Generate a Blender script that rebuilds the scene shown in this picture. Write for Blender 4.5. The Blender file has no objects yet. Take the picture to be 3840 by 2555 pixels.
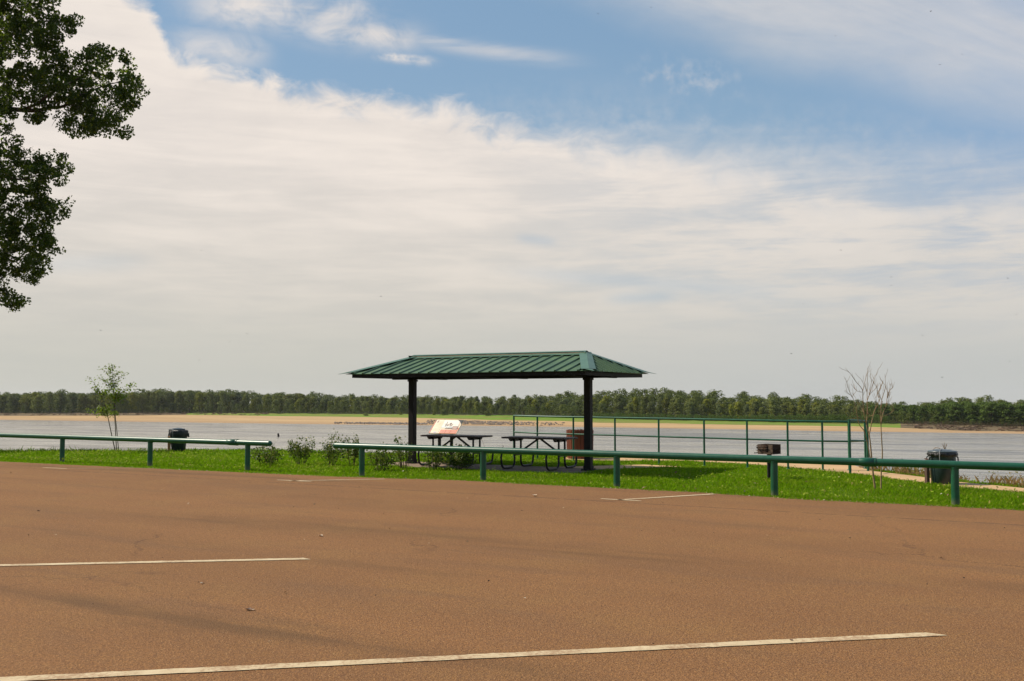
import bpy, math, random
import numpy as np
from mathutils import Vector, Matrix
R = math.radians
random.seed(7); rng = np.random.default_rng(7)
C = bpy.context.scene.collection
scene = bpy.context.scene

# ------------------------------------------------------------------ camera
EYE = 1.6
FPX = 3733.0            # focal length in photo pixels (3840 wide) = 35 mm
PITCH = math.atan((1490 - 1277.5) / FPX)
cam_d = bpy.data.cameras.new('camera'); cam = bpy.data.objects.new('camera', cam_d); C.objects.link(cam)
cam_d.sensor_width = 36; cam_d.lens = 36 * FPX / 3840
cam_d.clip_start = 0.1; cam_d.clip_end = 20000
cam.location = (0, 0, EYE); cam.rotation_euler = (R(90) + PITCH, 0, 0)
scene.camera = cam
scene.render.resolution_x = 1024; scene.render.resolution_y = 681

SUN_EL, SUN_AZ = 47.0, 288.0      # compass azimuth, clockwise from +Y: the sun stands left and a little ahead
sd = Vector((math.sin(R(SUN_AZ)) * math.cos(R(SUN_EL)), math.cos(R(SUN_AZ)) * math.cos(R(SUN_EL)), math.sin(R(SUN_EL))))
sun_d = bpy.data.lights.new('sun', 'SUN'); sun = bpy.data.objects.new('sun', sun_d); C.objects.link(sun)
sun_d.energy = 5.0; sun_d.angle = R(0.6); sun_d.color = (1.0, 0.9, 0.76)
sun.rotation_euler = sd.to_track_quat('Z', 'Y').to_euler(); sun.location = (-30, 10, 40)

scene.view_settings.view_transform = 'Standard'; scene.view_settings.look = 'None'
scene.view_settings.gamma = 1; scene.view_settings.exposure = 0.0
scene.view_settings.use_curve_mapping = False

# ---------------------------------------------------------- node helpers
class N:
    """a small wrapper so that shader maths reads like maths"""
    def __init__(s, nt): s.nt = nt
    def new(s, t, **kw):
        n = s.nt.nodes.new(t)
        for k, v in kw.items(): setattr(n, k, v)
        return n
    def put(s, sock, v):
        if isinstance(v, V): s.nt.links.new(v.o, sock)
        elif isinstance(v, bpy.types.NodeSocket): s.nt.links.new(v, sock)
        elif v is not None: sock.default_value = v
    def m(s, op, a, b=0.0, c=0.0, clamp=False):
        n = s.new('ShaderNodeMath', operation=op, use_clamp=clamp)
        for i, v in enumerate((a, b, c)): s.put(n.inputs[i], v)
        return V(s, n.outputs[0])
    def smooth(s, x, a, b):
        n = s.new('ShaderNodeMapRange', interpolation_type='SMOOTHSTEP')
        s.put(n.inputs[0], x); s.put(n.inputs[1], a); s.put(n.inputs[2], b)
        n.inputs[3].default_value = 0; n.inputs[4].default_value = 1
        return V(s, n.outputs[0])
    def xyz(s, x, y, z):
        n = s.new('ShaderNodeCombineXYZ')
        for i, v in enumerate((x, y, z)): s.put(n.inputs[i], v)
        return V(s, n.outputs[0])
    def sep(s, v):
        n = s.new('ShaderNodeSeparateXYZ'); s.put(n.inputs[0], v)
        return [V(s, o) for o in n.outputs]
    def noise(s, vec, scale=5, detail=4, rough=0.5, dist=0.0, out=0):
        n = s.new('ShaderNodeTexNoise'); s.put(n.inputs['Vector'], vec)
        s.put(n.inputs['Scale'], scale); s.put(n.inputs['Detail'], detail)
        s.put(n.inputs['Roughness'], rough); s.put(n.inputs['Distortion'], dist)
        return V(s, n.outputs[out])
    def voro(s, vec, scale=5, feature='F1', out='Distance'):
        n = s.new('ShaderNodeTexVoronoi', feature=feature); s.put(n.inputs['Vector'], vec); s.put(n.inputs['Scale'], scale)
        return V(s, n.outputs[out])
    def mix(s, f, a, b, mode='MIX'):
        n = s.new('ShaderNodeMix', data_type='RGBA', blend_type=mode)
        s.put(n.inputs[0], f)
        for sock, v in ((n.inputs[6], a), (n.inputs[7], b)):
            if isinstance(v, (tuple, list)): sock.default_value = (*v[:3], 1)
            else: s.put(sock, v)
        return V(s, n.outputs[2])
    def scalev(s, v, k):
        n = s.new('ShaderNodeVectorMath', operation='MULTIPLY'); s.put(n.inputs[0], v); n.inputs[1].default_value = k
        return V(s, n.outputs[0])
    def rot(s, v, ang):
        n = s.new('ShaderNodeVectorRotate', rotation_type='Z_AXIS'); s.put(n.inputs['Vector'], v); n.inputs['Angle'].default_value = ang
        return V(s, n.outputs[0])
class V:
    def __init__(s, n, o): s.n = n; s.o = o
    def __add__(s, b): return s.n.m('ADD', s, b)
    def __radd__(s, b): return s.n.m('ADD', b, s)
    def __sub__(s, b): return s.n.m('SUBTRACT', s, b)
    def __rsub__(s, b): return s.n.m('SUBTRACT', b, s)
    def __mul__(s, b): return s.n.m('MULTIPLY', s, b)
    def __rmul__(s, b): return s.n.m('MULTIPLY', b, s)
    def __truediv__(s, b): return s.n.m('DIVIDE', s, b)

# -------------------------------------------------------------------- sky
world = bpy.data.worlds.new('World'); scene.world = world; world.use_nodes = True
def build_sky():
    nt = world.node_tree; nt.nodes.clear(); n = N(nt)
    K = 0.12
    sky = n.new('ShaderNodeTexSky', sky_type='NISHITA', sun_disc=False, sun_elevation=R(SUN_EL), sun_rotation=R(SUN_AZ),
                altitude=60, air_density=1.0, dust_density=1.2, ozone_density=1.6)
    tc = n.new('ShaderNodeTexCoord')
    nrm = n.new('ShaderNodeVectorMath', operation='NORMALIZE'); nt.links.new(tc.outputs['Generated'], nrm.inputs[0])
    D = V(n, nrm.outputs[0]); x, y, z = n.sep(D)
    az = n.m('ARCTAN2', x, y)
    hor = n.m('SQRT', x * x + y * y)
    el = n.m('ARCTAN2', z, hor)
    zz = n.m('MAXIMUM', z, 0.0) + 0.11
    P = n.xyz(x / zz, y / zz, 0.0)                  # the cloud layer seen in perspective
    A = n.xyz(az, el, 0.0)
    def ae(px, py):                                   # a photo position (2357 wide) as compass angle and height
        u = (px - 1178.5) / 2291; v = (914.6 - py) / 2291
        return math.atan(u), math.atan(v / math.sqrt(1 + u * u))
    warp = n.noise(n.scalev(A, (7, 12, 1)), 1.0, 5, 0.6)
    puff = n.noise(n.scalev(A, (22, 34, 1)), 1.0, 8, 0.62, 0.6)
    fine = n.noise(n.rot(n.scalev(A, (1, 1, 1)), R(-12)), 60.0, 6, 0.6)
    streak = n.noise(n.scalev(A, (5, 46, 1)), 1.0, 7, 0.62, 0.5)
    layer = n.noise(P, 2.6, 8, 0.6, 0.4)
    big = n.noise(P, 0.8, 4, 0.5, 0.2)
    # upper edge of the big cloud sheet
    fc = n.new('ShaderNodeFloatCurve')
    pts = [(-60, -260), (180, -150), (330, -10), (375, 75), (470, 120), (540, 148), (640, 182), (760, 196), (900, 214), (1000, 226),
           (1130, 262), (1280, 286), (1500, 296), (1700, 316), (1900, 330), (2357, 352)]
    cur = fc.mapping.curves[0]
    q = [((a + 0.6) / 1.2, e / 0.8) for a, e in (ae(*p) for p in pts)]
    q = [(0.0, q[0][1])] + q + [(1.0, q[-1][1])]
    cur.points[0].location = q[0]; cur.points[1].location = q[-1]
    for p in q[1:-1]: cur.points.new(*p)
    for p in cur.points: p.handle_type = 'AUTO'
    fc.mapping.update()
    n.put(fc.inputs['Value'], n.m('DIVIDE', az + 0.6, 1.2, clamp=True)); fc.inputs['Factor'].default_value = 1
    E = V(n, fc.outputs[0]) * 0.8
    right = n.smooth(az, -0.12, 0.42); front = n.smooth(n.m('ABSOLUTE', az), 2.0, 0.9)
    edge = (E - el) + (warp - 0.5) * 0.03 + (puff - 0.5) * 0.06
    soft = 0.016 + 0.05 * right
    cov = n.smooth(edge / soft, -0.55, 1.2)
    cov = n.m('MAXIMUM', cov, n.smooth((E - el) / 0.12, -0.55, 0.4) * n.smooth(layer * .6 + fine * .4, 0.38, 0.68) * 0.6 * n.smooth(az, -0.1, 0.1))
    # the sheet is thinner on the right and low down: ripples of blue show through
    thin = right * n.smooth(el, 0.02, 0.16)
    mott = n.smooth(streak * 0.6 + layer * 0.5, 0.48, 0.66)
    cov = cov * (1.0 - thin * mott * 0.42)
    def band(p0, p1, w, soft_w=0.5):                  # an elongated patch between two photo positions
        a0, e0 = ae(*p0); a1, e1 = ae(*p1); L = math.hypot(a1 - a0, e1 - e0); ca, sa = (a1 - a0) / L, (e1 - e0) / L
        t = ((az - a0) * ca + (el - e0) * sa) / L
        d = ((el - e0) * ca - (az - a0) * sa) / (w / 2291)
        g = n.m('EXPONENT', (d * d) * -1.0)
        tt = (t - 0.5) * 2.0
        return g * n.m('EXPONENT', (tt * tt * tt * tt) * -1.0)
    wsp = n.smooth(puff * 0.45 + streak * 0.25 + warp * 0.3, 0.33, 0.60)
    w1 = band((430, -6), (860, 14), 40) * 1.0
    w2 = band((680, 50), (960, 74), 30) * .85
    w3 = band((850, 112), (990, 130), 10) * n.smooth(streak * .5 + fine * .5, .35, .6)
    w4 = band((370, 95), (600, 105), 38) * 0.65
    wp = n.m('MULTIPLY', n.m('MAXIMUM', n.m('MAXIMUM', w1, w2), n.m('MAXIMUM', w3, w4)), wsp, clamp=True)
    w5 = band((880, 60), (1310, 128), 17) * n.smooth(streak, 0.3, 0.7) * 0.5
    w7 = band((1470, 150), (1720, 190), 40) * n.smooth(fine, 0.4, 0.8) * 0.35
    # high thin veil over the upper right
    a0, e0 = ae(1330, 0); a1, e1 = ae(2300, 300)
    sl = (e1 - e0) / (a1 - a0)
    S = n.rot(A, -math.atan(sl))
    vs = n.noise(n.scalev(S, (3.6, 15, 1)), 1.0, 8, 0.62, 0.7)
    vd = (el - e0) - (az - a0) * sl + (warp - 0.5) * 0.05
    veil = n.smooth(vd, -0.015, 0.06) * (0.32 + 0.30 * n.smooth(vs, 0.28, 0.70))
    veil = veil * (1.0 - 0.55 * n.smooth(vd, 0.1, 0.2))
    low = band((1200, 625), (1800, 672), 17) * 0.30 + band((1400, 688), (1560, 682), 14) * 0.35 + band((60, 610), (330, 600), 20) * 0.16 + band((1190, 545), (1280, 556), 12) * 0.3
    cov = cov * (1.0 - low)
    hi = n.m('MAXIMUM', n.m('MAXIMUM', wp, w5), n.m('MAXIMUM', veil, w7))
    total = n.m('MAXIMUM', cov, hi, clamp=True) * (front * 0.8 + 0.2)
    # colours, as radiances
    deep = n.mix(0.75, n.mix(n.smooth(front, 0, 1), n.mix(0.5, V(n, sky.outputs[0]), (0.06 / K, 0.12 / K, 0.26 / K)), V(n, sky.outputs[0])), n.mix(front, (0.075 / K, 0.15 / K, 0.30 / K), n.mix(n.smooth(el, .22, .38), (0.28 / K, 0.43 / K, 0.575 / K), (0.235 / K, 0.385 / K, 0.555 / K))))  # unseen sky behind the camera loses cloud and darkens, to weaken fill light
    rightblue = n.mix(n.smooth(az, 0.2, 0.5) * 0.35, deep, (0.27 / K, 0.41 / K, 0.66 / K))
    bright = n.mix(n.smooth(el, 0.03, 0.24), (0.69 / K, 0.65 / K, 0.58 / K), (0.88 / K, 0.80 / K, 0.73 / K))
    grey = n.mix(n.smooth(el, 0.03, 0.3), (0.61 / K, 0.59 / K, 0.54 / K), (0.76 / K, 0.70 / K, 0.655 / K))
    tone = n.smooth(streak * 0.5 + layer * 0.35 + big * 0.3, 0.42, 0.72)
    cloud = n.mix(tone, bright, grey)
    rim = n.smooth(edge, 0.07, 0.0) * n.smooth(el, 0.2, 0.3)
    cloud = n.mix(rim * 0.5 * n.smooth(puff, 0.35, 0.65), cloud, (0.93 / K, 0.84 / K, 0.76 / K))
    cloud = n.mix(right * 0.35, cloud, (0.66 / K, 0.64 / K, 0.62 / K))
    col = n.mix(total, rightblue, cloud)
    haze = n.smooth(el + (layer - 0.5) * 0.03, 0.11, 0.012)
    hc = n.mix(n.smooth(az, -0.3, 0.4), (0.565 / K, 0.565 / K, 0.51 / K), (0.52 / K, 0.54 / K, 0.525 / K))
    col = n.mix(haze * 0.8, col, hc)
    col = n.mix(n.smooth(el, -0.012, -0.05), col, (0.3 / K, 0.27 / K, 0.22 / K))
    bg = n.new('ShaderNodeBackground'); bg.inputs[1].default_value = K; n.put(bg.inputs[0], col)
    out = n.new('ShaderNodeOutputWorld'); nt.links.new(bg.outputs[0], out.inputs[0])
build_sky()

# ------------------------------------------------ photo position -> place
cp, sp_ = math.cos(PITCH), math.sin(PITCH)
def ray(px, py):
    x = (px - 1920) / FPX; yv = -(py - 1277.5) / FPX
    Y = cp - yv * sp_; Z = sp_ + yv * cp
    return x / Y, Z / Y
def at(px, py, Y):
    a, b = ray(px, py); return Vector((a * Y, Y, EYE + b * Y))
def on(px, py, z=0.0):
    a, b = ray(px, py); Y = (z - EYE) / b; return Vector((a * Y, Y, z))
def zat(py, Y): return EYE + ray(1920, py)[1] * Y

ANG = R(-30)                       # the whole place is laid out along this direction
u_ = Vector((math.cos(ANG), math.sin(ANG), 0)); v_ = Vector((-math.sin(ANG), math.cos(ANG), 0))
GZ = -0.18                         # level of the lawn behind the rail

# ------------------------------------------------------------- mesh tools
class MB:
    def __init__(s): s.v = []; s.f = []; s.mi = []; s.sm = []
    def add(s, vs, fs, mi=0, smooth=False):
        o = len(s.v); s.v += [tuple(p) for p in vs]
        for f in fs: s.f.append(tuple(i + o for i in f)); s.mi.append(mi); s.sm.append(smooth)
    def box(s, c, d, M=None, mi=0, bev=0.0):
        hx, hy, hz = d[0] / 2, d[1] / 2, d[2] / 2
        b = min(bev, hx * .9, hy * .9, hz * .9)
        if b <= 0:
            vs = [Vector((x, y, z)) for x in (-hx, hx) for y in (-hy, hy) for z in (-hz, hz)]
            fs = [(0, 1, 3, 2), (4, 6, 7, 5), (0, 4, 5, 1), (2, 3, 7, 6), (0, 2, 6, 4), (1, 5, 7, 3)]
        else:
            vs = []; idx = {}
            for sx in (-1, 1):
                for sy in (-1, 1):
                    for sz in (-1, 1):
                        for k in range(3):
                            p = [sx * (hx - b), sy * (hy - b), sz * (hz - b)]; p[k] = (sx * hx, sy * hy, sz * hz)[k]
                            idx[(sx, sy, sz, k)] = len(vs); vs.append(Vector(p))
            fs = []
            for k in range(3):
                a, c_ = [i for i in range(3) if i != k]
                for sk in (-1, 1):
                    q = []
                    for sa, sc in ((-1, -1), (1, -1), (1, 1), (-1, 1)):
                        t = [0, 0, 0]; t[k] = sk; t[a] = sa; t[c_] = sc; q.append(idx[(*t, k)])
                    fs.append(tuple(q))
            for k in range(3):
                a, c_ = [i for i in range(3) if i != k]
                for sa in (-1, 1):
                    for sc in (-1, 1):
                        def g(sk, kk):
                            t = [0, 0, 0]; t[k] = sk; t[a] = sa; t[c_] = sc; return idx[(*t, kk)]
                        fs.append((g(-1, a), g(1, a), g(1, c_), g(-1, c_)))
            for sx in (-1, 1):
                for sy in (-1, 1):
                    for sz in (-1, 1): fs.append(tuple(idx[(sx, sy, sz, k)] for k in range(3)))
        c = Vector(c)
        if M is not None: vs = [M @ p for p in vs]
        s.add([p + c for p in vs], fs, mi)
        return s
    def bar(s, p, q, w, t, mi=0, up=(0, 0, 1)):
        p, q = Vector(p), Vector(q); d = q - p; z = d.normalized(); x = Vector(up).cross(z)
        if x.length < 1e-4: x = Vector((1, 0, 0)).cross(z)
        x.normalize(); y = z.cross(x); M = Matrix((x, y, z)).transposed()
        return s.box((p + q) / 2, (w, t, d.length), M, mi)
    def tube(s, pts, rad, n=8, mi=0, caps=True, smooth=True):
        pts = [Vector(p) for p in pts]; m = len(pts)
        if not hasattr(rad, '__len__'): rad = [rad] * m
        ring = []; prev = None
        for i, p in enumerate(pts):
            d = (pts[min(i + 1, m - 1)] - pts[max(i - 1, 0)])
            if d.length < 1e-9: d = Vector((0, 0, 1))
            d.normalize()
            if prev is None:
                a = Vector((0, 0, 1)) if abs(d.z) < .9 else Vector((1, 0, 0)); x = a.cross(d).normalized()
            else: x = (prev - d * prev.dot(d)).normalized()
            prev = x; y = d.cross(x)
            for k in range(n):
                t = 2 * math.pi * k / n
                ring.append(p + (x * math.cos(t) + y * math.sin(t)) * rad[i])
        fs = [(i * n + k, i * n + (k + 1) % n, (i + 1) * n + (k + 1) % n, (i + 1) * n + k) for i in range(m - 1) for k in range(n)]
        s.add(ring, fs, mi, smooth)
        if caps:
            s.add(ring[:n], [tuple(range(n))[::-1]], mi); s.add(ring[-n:], [tuple(range(n))], mi)
        return s
    def lathe(s, prof, n=28, mi=0, c=(0, 0, 0), smooth=True, wob=None):
        c = Vector(c); vs = []
        for i, (r, z) in enumerate(prof):
            for k in range(n):
                t = 2 * math.pi * k / n; rr = r + (wob(i, t) if wob else 0)
                vs.append(c + Vector((rr * math.cos(t), rr * math.sin(t), z)))
        fs = [(i * n + k, i * n + (k + 1) % n, (i + 1) * n + (k + 1) % n, (i + 1) * n + k) for i in range(len(prof) - 1) for k in range(n)]
        s.add(vs, fs, mi, smooth); return s
    def plate(s, q, t, mi=0):
        """a thin solid plate under the polygon q (counter-clockwise from outside)"""
        q = [Vector(p) for p in q]; nrm = (q[1] - q[0]).cross(q[2] - q[0]).normalized(); m = len(q)
        vs = q + [p - nrm * t for p in q]
        fs = [tuple(range(m)), tuple(range(2 * m - 1, m - 1, -1))] + [(i, i + m, (i + 1) % m + m, (i + 1) % m) for i in range(m)]
        s.add(vs, fs, mi); return s
    def build(s, name, mats, parent=None, loc=None, rz=0.0):
        me = bpy.data.meshes.new(name); me.from_pydata(s.v, [], s.f)
        if not isinstance(mats, (list, tuple)): mats = [mats]
        for m in mats: me.materials.append(m)
        me.polygons.foreach_set('material_index', s.mi); me.polygons.foreach_set('use_smooth', s.sm); me.update()
        o = bpy.data.objects.new(name, me); C.objects.link(o)
        if parent: o.parent = parent
        if loc is not None: o.location = loc
        o.rotation_euler.z = rz
        return o
def np_obj(name, verts, k, mat, parent=None, loc=None, attr=None, smooth=False):
    """mesh of independent polygons with k corners each"""
    verts = np.asarray(verts, dtype=np.float32).reshape(-1, 3); nv = len(verts); nf = nv // k
    me = bpy.data.meshes.new(name); me.vertices.add(nv); me.vertices.foreach_set('co', verts.ravel())
    me.loops.add(nv); me.loops.foreach_set('vertex_index', np.arange(nv, dtype=np.int32))
    me.polygons.add(nf); me.polygons.foreach_set('loop_start', np.arange(0, nv, k, dtype=np.int32)); me.polygons.foreach_set('loop_total', np.full(nf, k, dtype=np.int32))
    me.materials.append(mat); me.update(calc_edges=True); me.validate()
    o = bpy.data.objects.new(name, me); C.objects.link(o)
    if parent: o.parent = parent
    if loc is not None: o.location = loc
    return o
def tag(o, label=None, cat=None, group=None, kind=None):
    if label: o['label'] = label
    if cat: o['category'] = cat
    if group: o['group'] = group
    if kind: o['kind'] = kind
    return o
def thing(name, label, cat, loc=(0, 0, 0), rz=0.0, group=None):
    o = bpy.data.objects.new(name, None); C.objects.link(o); o.location = loc; o.rotation_euler.z = rz; o.empty_display_size = .2
    return tag(o, label, cat, group)
def unit(v): return v / np.maximum(np.linalg.norm(v, axis=-1, keepdims=True), 1e-9)
def leaf_quads(cen, nrm, size, aspect=1.0, fold=0.0, along=None):
    """leaf-shaped quads (a diamond with an off-centre belly) around centres"""
    n = len(cen); nrm = unit(nrm)
    a = along if along is not None else unit(rng.normal(size=(n, 3)))
    t = unit(a - nrm * np.sum(a * nrm, 1, keepdims=True)); b = np.cross(nrm, t); s = np.asarray(size).reshape(-1, 1)
    p0 = cen - t * s * .5; p2 = cen + t * s * .5
    m = cen - t * s * .08
    p1 = m + b * s * .42 * aspect + nrm * s * fold; p3 = m - b * s * .42 * aspect + nrm * s * fold
    return np.stack([p0, p1, p2, p3], 1)

# -------------------------------------------------------------- materials
def mat(name, col=(0.5, 0.5, 0.5), rough=0.6, metal=0.0, spec=0.5, fn=None):
    m = bpy.data.materials.new(name); m.use_nodes = True; nt = m.node_tree; n = N(nt)
    b = nt.nodes['Principled BSDF']; b.inputs['Base Color'].default_value = (*col, 1); b.inputs['Roughness'].default_value = rough
    b.inputs['Metallic'].default_value = metal; b.inputs['Specular IOR Level'].default_value = spec
    if fn: fn(n, b)
    return m
def tco(n, k='Object'):
    return V(n, n.new('ShaderNodeTexCoord').outputs[k])
def wpos(n): return V(n, n.new('ShaderNodeNewGeometry').outputs['Position'])
def bump(n, b, h, s=0.3, d=0.01):
    bp = n.new('ShaderNodeBump'); bp.inputs['Strength'].default_value = s; bp.inputs['Distance'].default_value = d
    n.put(bp.inputs['Height'], h); n.nt.links.new(bp.outputs[0], b.inputs['Normal'])
def varied(c1, c2, scale=6, rough=0.6, bs=0.15, bd=0.004, detail=5, spec=0.5, stretch=(1, 1, 1), r2=None, metal=0.0, name='m', lo=.35, hi=.68):
    def f(n, b):
        co = n.scalev(tco(n), stretch); t = n.noise(co, scale, detail, 0.6)
        n.put(b.inputs['Base Color'], n.mix(n.smooth(t, lo, hi), c1, c2))
        if r2 is not None: n.put(b.inputs['Roughness'], rough + n.smooth(t, .3, .7) * (r2 - rough))
        if bs: bump(n, b, n.noise(co, scale * 6, 3), bs, bd)
    return mat(name, c1, rough, metal, spec, f)
def leaf_mat(name, c1, c2, trans=0.35, c3=None, objrand=False, rough=0.5, spec=.35, tcol=None, patches=False):
    m = bpy.data.materials.new(name); m.use_nodes = True; nt = m.node_tree; n = N(nt)
    b = nt.nodes['Principled BSDF']; b.inputs['Roughness'].default_value = rough; b.inputs['Specular IOR Level'].default_value = spec
    g = n.new('ShaderNodeNewGeometry'); r = V(n, g.outputs['Random Per Island'])
    col = n.mix(r, c1, c2)
    if c3: col = n.mix(n.smooth(r * 7.31 - n.m('FLOOR', r * 7.31), .86, .95), col, c3)
    if objrand:
        oi = n.new('ShaderNodeObjectInfo'); q = V(n, oi.outputs['Random'])
        col = n.mix(0.8, col, n.mix(q, (0.80, 0.86, 1.0), (1.35, 1.12, 0.9)), 'MULTIPLY')
        q2 = q * 17.7 - n.m('FLOOR', q * 17.7)
        hs = n.new('ShaderNodeHueSaturation'); n.put(hs.inputs['Value'], 0.75 + q2 * 0.6); n.put(hs.inputs['Saturation'], 0.8 + q * 0.3); n.put(hs.inputs['Color'], col)
        col = V(n, hs.outputs[0])
    if patches:
        w = wpos(n); pt = n.noise(w, .9, 5, .65); p2 = n.noise(w, 4.5, 4, .6)
        col = n.mix(n.smooth(pt, .52, .70) * .7, col, (0.27, 0.27, 0.03)); col = n.mix(n.smooth(p2, .56, .72) * .5, col, (0.07, 0.13, 0.006))
    n.put(b.inputs['Base Color'], col)
    tr = n.new('ShaderNodeBsdfTranslucent'); n.put(tr.inputs[0], n.mix(0.5, col, tcol or (0.30, 0.42, 0.03)))
    mx = n.new('ShaderNodeMixShader'); mx.inputs[0].default_value = trans
    nt.links.new(b.outputs[0], mx.inputs[1]); nt.links.new(tr.outputs[0], mx.inputs[2])
    nt.links.new(mx.outputs[0], nt.nodes['Material Output'].inputs[0])
    return m

def f_asphalt(n, b):
    w = wpos(n); r = n.rot(w, -ANG)                                  # x runs along the kerb line, y across
    rx, ry, _ = n.sep(r)
    st = n.noise(n.scalev(r, (0.28, 1.5, 1)), 1.0, 6, 0.62, 0.4)
    st2 = n.noise(n.scalev(r, (0.09, 0.42, 1)), 1.0, 5, 0.55, 0.3)
    blot = n.noise(w, 0.8, 5, 0.6)
    mid = n.noise(w, 16, 4, 0.65)
    fine = n.noise(w, 120, 3, 0.7); gr = n.noise(w, 48, 3, 0.7)
    agg = n.voro(w, 95, out='Color'); ar, ag, ab = n.sep(agg)
    ad = n.voro(w, 95)
    col = n.mix(n.smooth(st2, .3, .7), (0.325, 0.158, 0.057), (0.238, 0.118, 0.044))
    col = n.mix(n.smooth(blot, .42, .72) * .6, col, (0.320, 0.175, 0.058))
    col = n.mix(n.smooth(st, .50, .72) * .65, col, (0.185, 0.105, 0.052))
    col = n.mix(n.smooth(mid, .35, .7) * .35, col, (0.19, 0.105, 0.062))
    col = n.mix(n.smooth(ar, .5, .95) * .6, col, (0.11, 0.052, 0.026))
    col = n.mix(n.smooth(ag, .86, .95) * n.smooth(ad, .45, .25) * .8, col, (0.55, 0.36, 0.16))
    col = n.mix(n.smooth(fine, .35, .75) * .3, col, (0.38, 0.19, 0.08))
    col = n.mix(n.smooth(gr, .40, .60) * .5, col, (0.115, 0.056, 0.028)); col = n.mix(n.smooth(n.noise(w, 75, 2, .6), .58, .70) * .55, col, (0.46, 0.26, 0.12))
    # tyre and oil bands and a paving joint along the stalls
    wob = (n.noise(n.scalev(r, (0.35, 0.35, 1)), 1.0, 4, 0.6) - 0.5) * 1.0
    def dark_band(pos, wid, k, sc):
        d = n.m('ABSOLUTE', ry - pos + wob * .55)
        return n.smooth(d + (n.noise(n.scalev(r, (0.9, 2.5, 1)), 1.0, 5, 0.7) - .5) * wid * 1.6, wid, 0.0) * n.smooth(n.noise(n.scalev(r, (0.16, 0.1, 1)), 1.0, 2, 0.5), .40, .60) * n.smooth(n.noise(n.scalev(r, (sc, 2.2, 1)), 1.0, 5, 0.65), .38, .62) * k
    dk = dark_band(9.5, .6, .95, .3)
    for a_ in (dark_band(14.75, .45, .9, .25), dark_band(5.17, .38, 1.0, .45), dark_band(12.2, .4, .5, .3), dark_band(7.6, .3, .5, .5), dark_band(2.9, .4, .6, .5)): dk = n.m('MAXIMUM', dk, a_)
    col = n.mix(dk * .68, col, (0.125, 0.070, 0.034))
    jw = n.noise(n.scalev(r, (1.6, 1.6, 1)), 1.0, 6, 0.7) - 0.5
    jd = n.m('ABSOLUTE', ry - 14.08 + jw * 0.10)
    jt = n.smooth(jd, .045, .012) * n.smooth(n.noise(n.scalev(r, (5, 5, 1)), 1.0, 3), .38, .5)
    col = n.mix(jt * .75, col, (0.09, 0.052, 0.032))
    ck = n.new('ShaderNodeTexVoronoi', feature='DISTANCE_TO_EDGE'); cw = n.noise(w, 1.1, 5, .7, out=1)
    ad_ = n.new('ShaderNodeVectorMath', operation='ADD'); n.put(ad_.inputs[0], w); nt_ = n.scalev(cw, (1.1, 1.1, 0)); n.put(ad_.inputs[1], nt_); n.nt.links.new(ad_.outputs[0], ck.inputs['Vector']); ck.inputs['Scale'].default_value = .16
    crk = n.smooth(V(n, ck.outputs['Distance']), .0035, .0008) * n.smooth(n.noise(w, .33, 3, .5), .50, .60)
    col = n.mix(crk * .55, col, (0.09, 0.05, 0.03))
    yl = n.smooth(n.m('ABSOLUTE', ry - 11.35 + wob * .2), .22, .0) * n.smooth(n.noise(n.scalev(r, (.9, 9, 1)), 1.0, 5, .7), .55, .7) * n.smooth(n.m('ABSOLUTE', rx + 5.2), 5.2, 1.0)
    col = n.mix(yl * .6, col, (0.46, 0.30, 0.10))
    n.put(b.inputs['Base Color'], col); b.inputs['Roughness'].default_value = .9; b.inputs['Specular IOR Level'].default_value = .14
    bump(n, b, ad * 0.6 + fine * 0.5 + mid * .8 - jt, .75, .012)
M_lot = mat('lot_asphalt', fn=f_asphalt)
def f_paint(n, b):
    w = wpos(n); t = n.noise(w, 30, 6, .7); t2 = n.noise(w, 2.2, 4, .6)
    wear = n.smooth(t * .6 + t2 * .45, .50, .64)
    c = n.mix(n.smooth(n.noise(w, 7, 4), .3, .7), (0.60, 0.48, 0.29), (0.50, 0.385, 0.22))
    n.put(b.inputs['Base Color'], n.mix(wear * .75, c, (0.30, 0.165, 0.075)))
    bump(n, b, n.noise(w, 120, 3), .35, .005)
M_paint = mat('worn_paint', rough=.75, fn=f_paint)
def f_lawn(n, b):
    w = wpos(n); t = n.noise(w, .6, 5, .6); t2 = n.noise(w, 9, 4, .65)
    c = n.mix(n.smooth(t, .35, .7), (0.075, 0.135, 0.006), (0.12, 0.16, 0.008)); c = n.mix(n.smooth(t2, .45, .7) * .6, c, (0.10, 0.12, 0.025))
    _, y, z = n.sep(w)
    c = n.mix(n.smooth(z, -.35, -1.2), c, (0.16, 0.12, 0.06))
    n.put(b.inputs['Base Color'], c); bump(n, b, t2, .4, .03)
M_lawn = mat('lawn_soil', rough=.95, spec=.15, fn=f_lawn)
M_path = varied((0.56, 0.37, 0.19), (0.48, 0.315, 0.16), 1.4, .9, .2, .004, name='tan_concrete', spec=.2)
M_slab = varied((0.26, 0.19, 0.13), (0.20, 0.145, 0.10), 2.5, .85, .2, .003, name='slab_concrete', spec=.3)
def f_water(n, b):
    w = wpos(n); r = n.rot(w, R(22))
    a = n.noise(n.scalev(r, (.035, .30, 1)), 1.0, 6, .6, .4)
    c = n.noise(n.scalev(r, (.10, .8, 1)), 1.0, 4, .55, .2)
    l = n.noise(n.scalev(r, (.006, .05, 1)), 1.0, 5, .6, .3)
    n.put(b.inputs['Base Color'], n.mix(n.smooth(a * .6 + l * .5, .47, .64), (0.36, 0.33, 0.27), (0.12, 0.11, 0.088)))
    n.put(b.inputs['Roughness'], .14 + .10 * n.smooth(l, .4, .6)); b.inputs['IOR'].default_value = 1.33
    bump(n, b, a * 1.0 + c * .35, .30, 1.4)
M_water = mat('river_water', rough=.2, fn=f_water)
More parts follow.
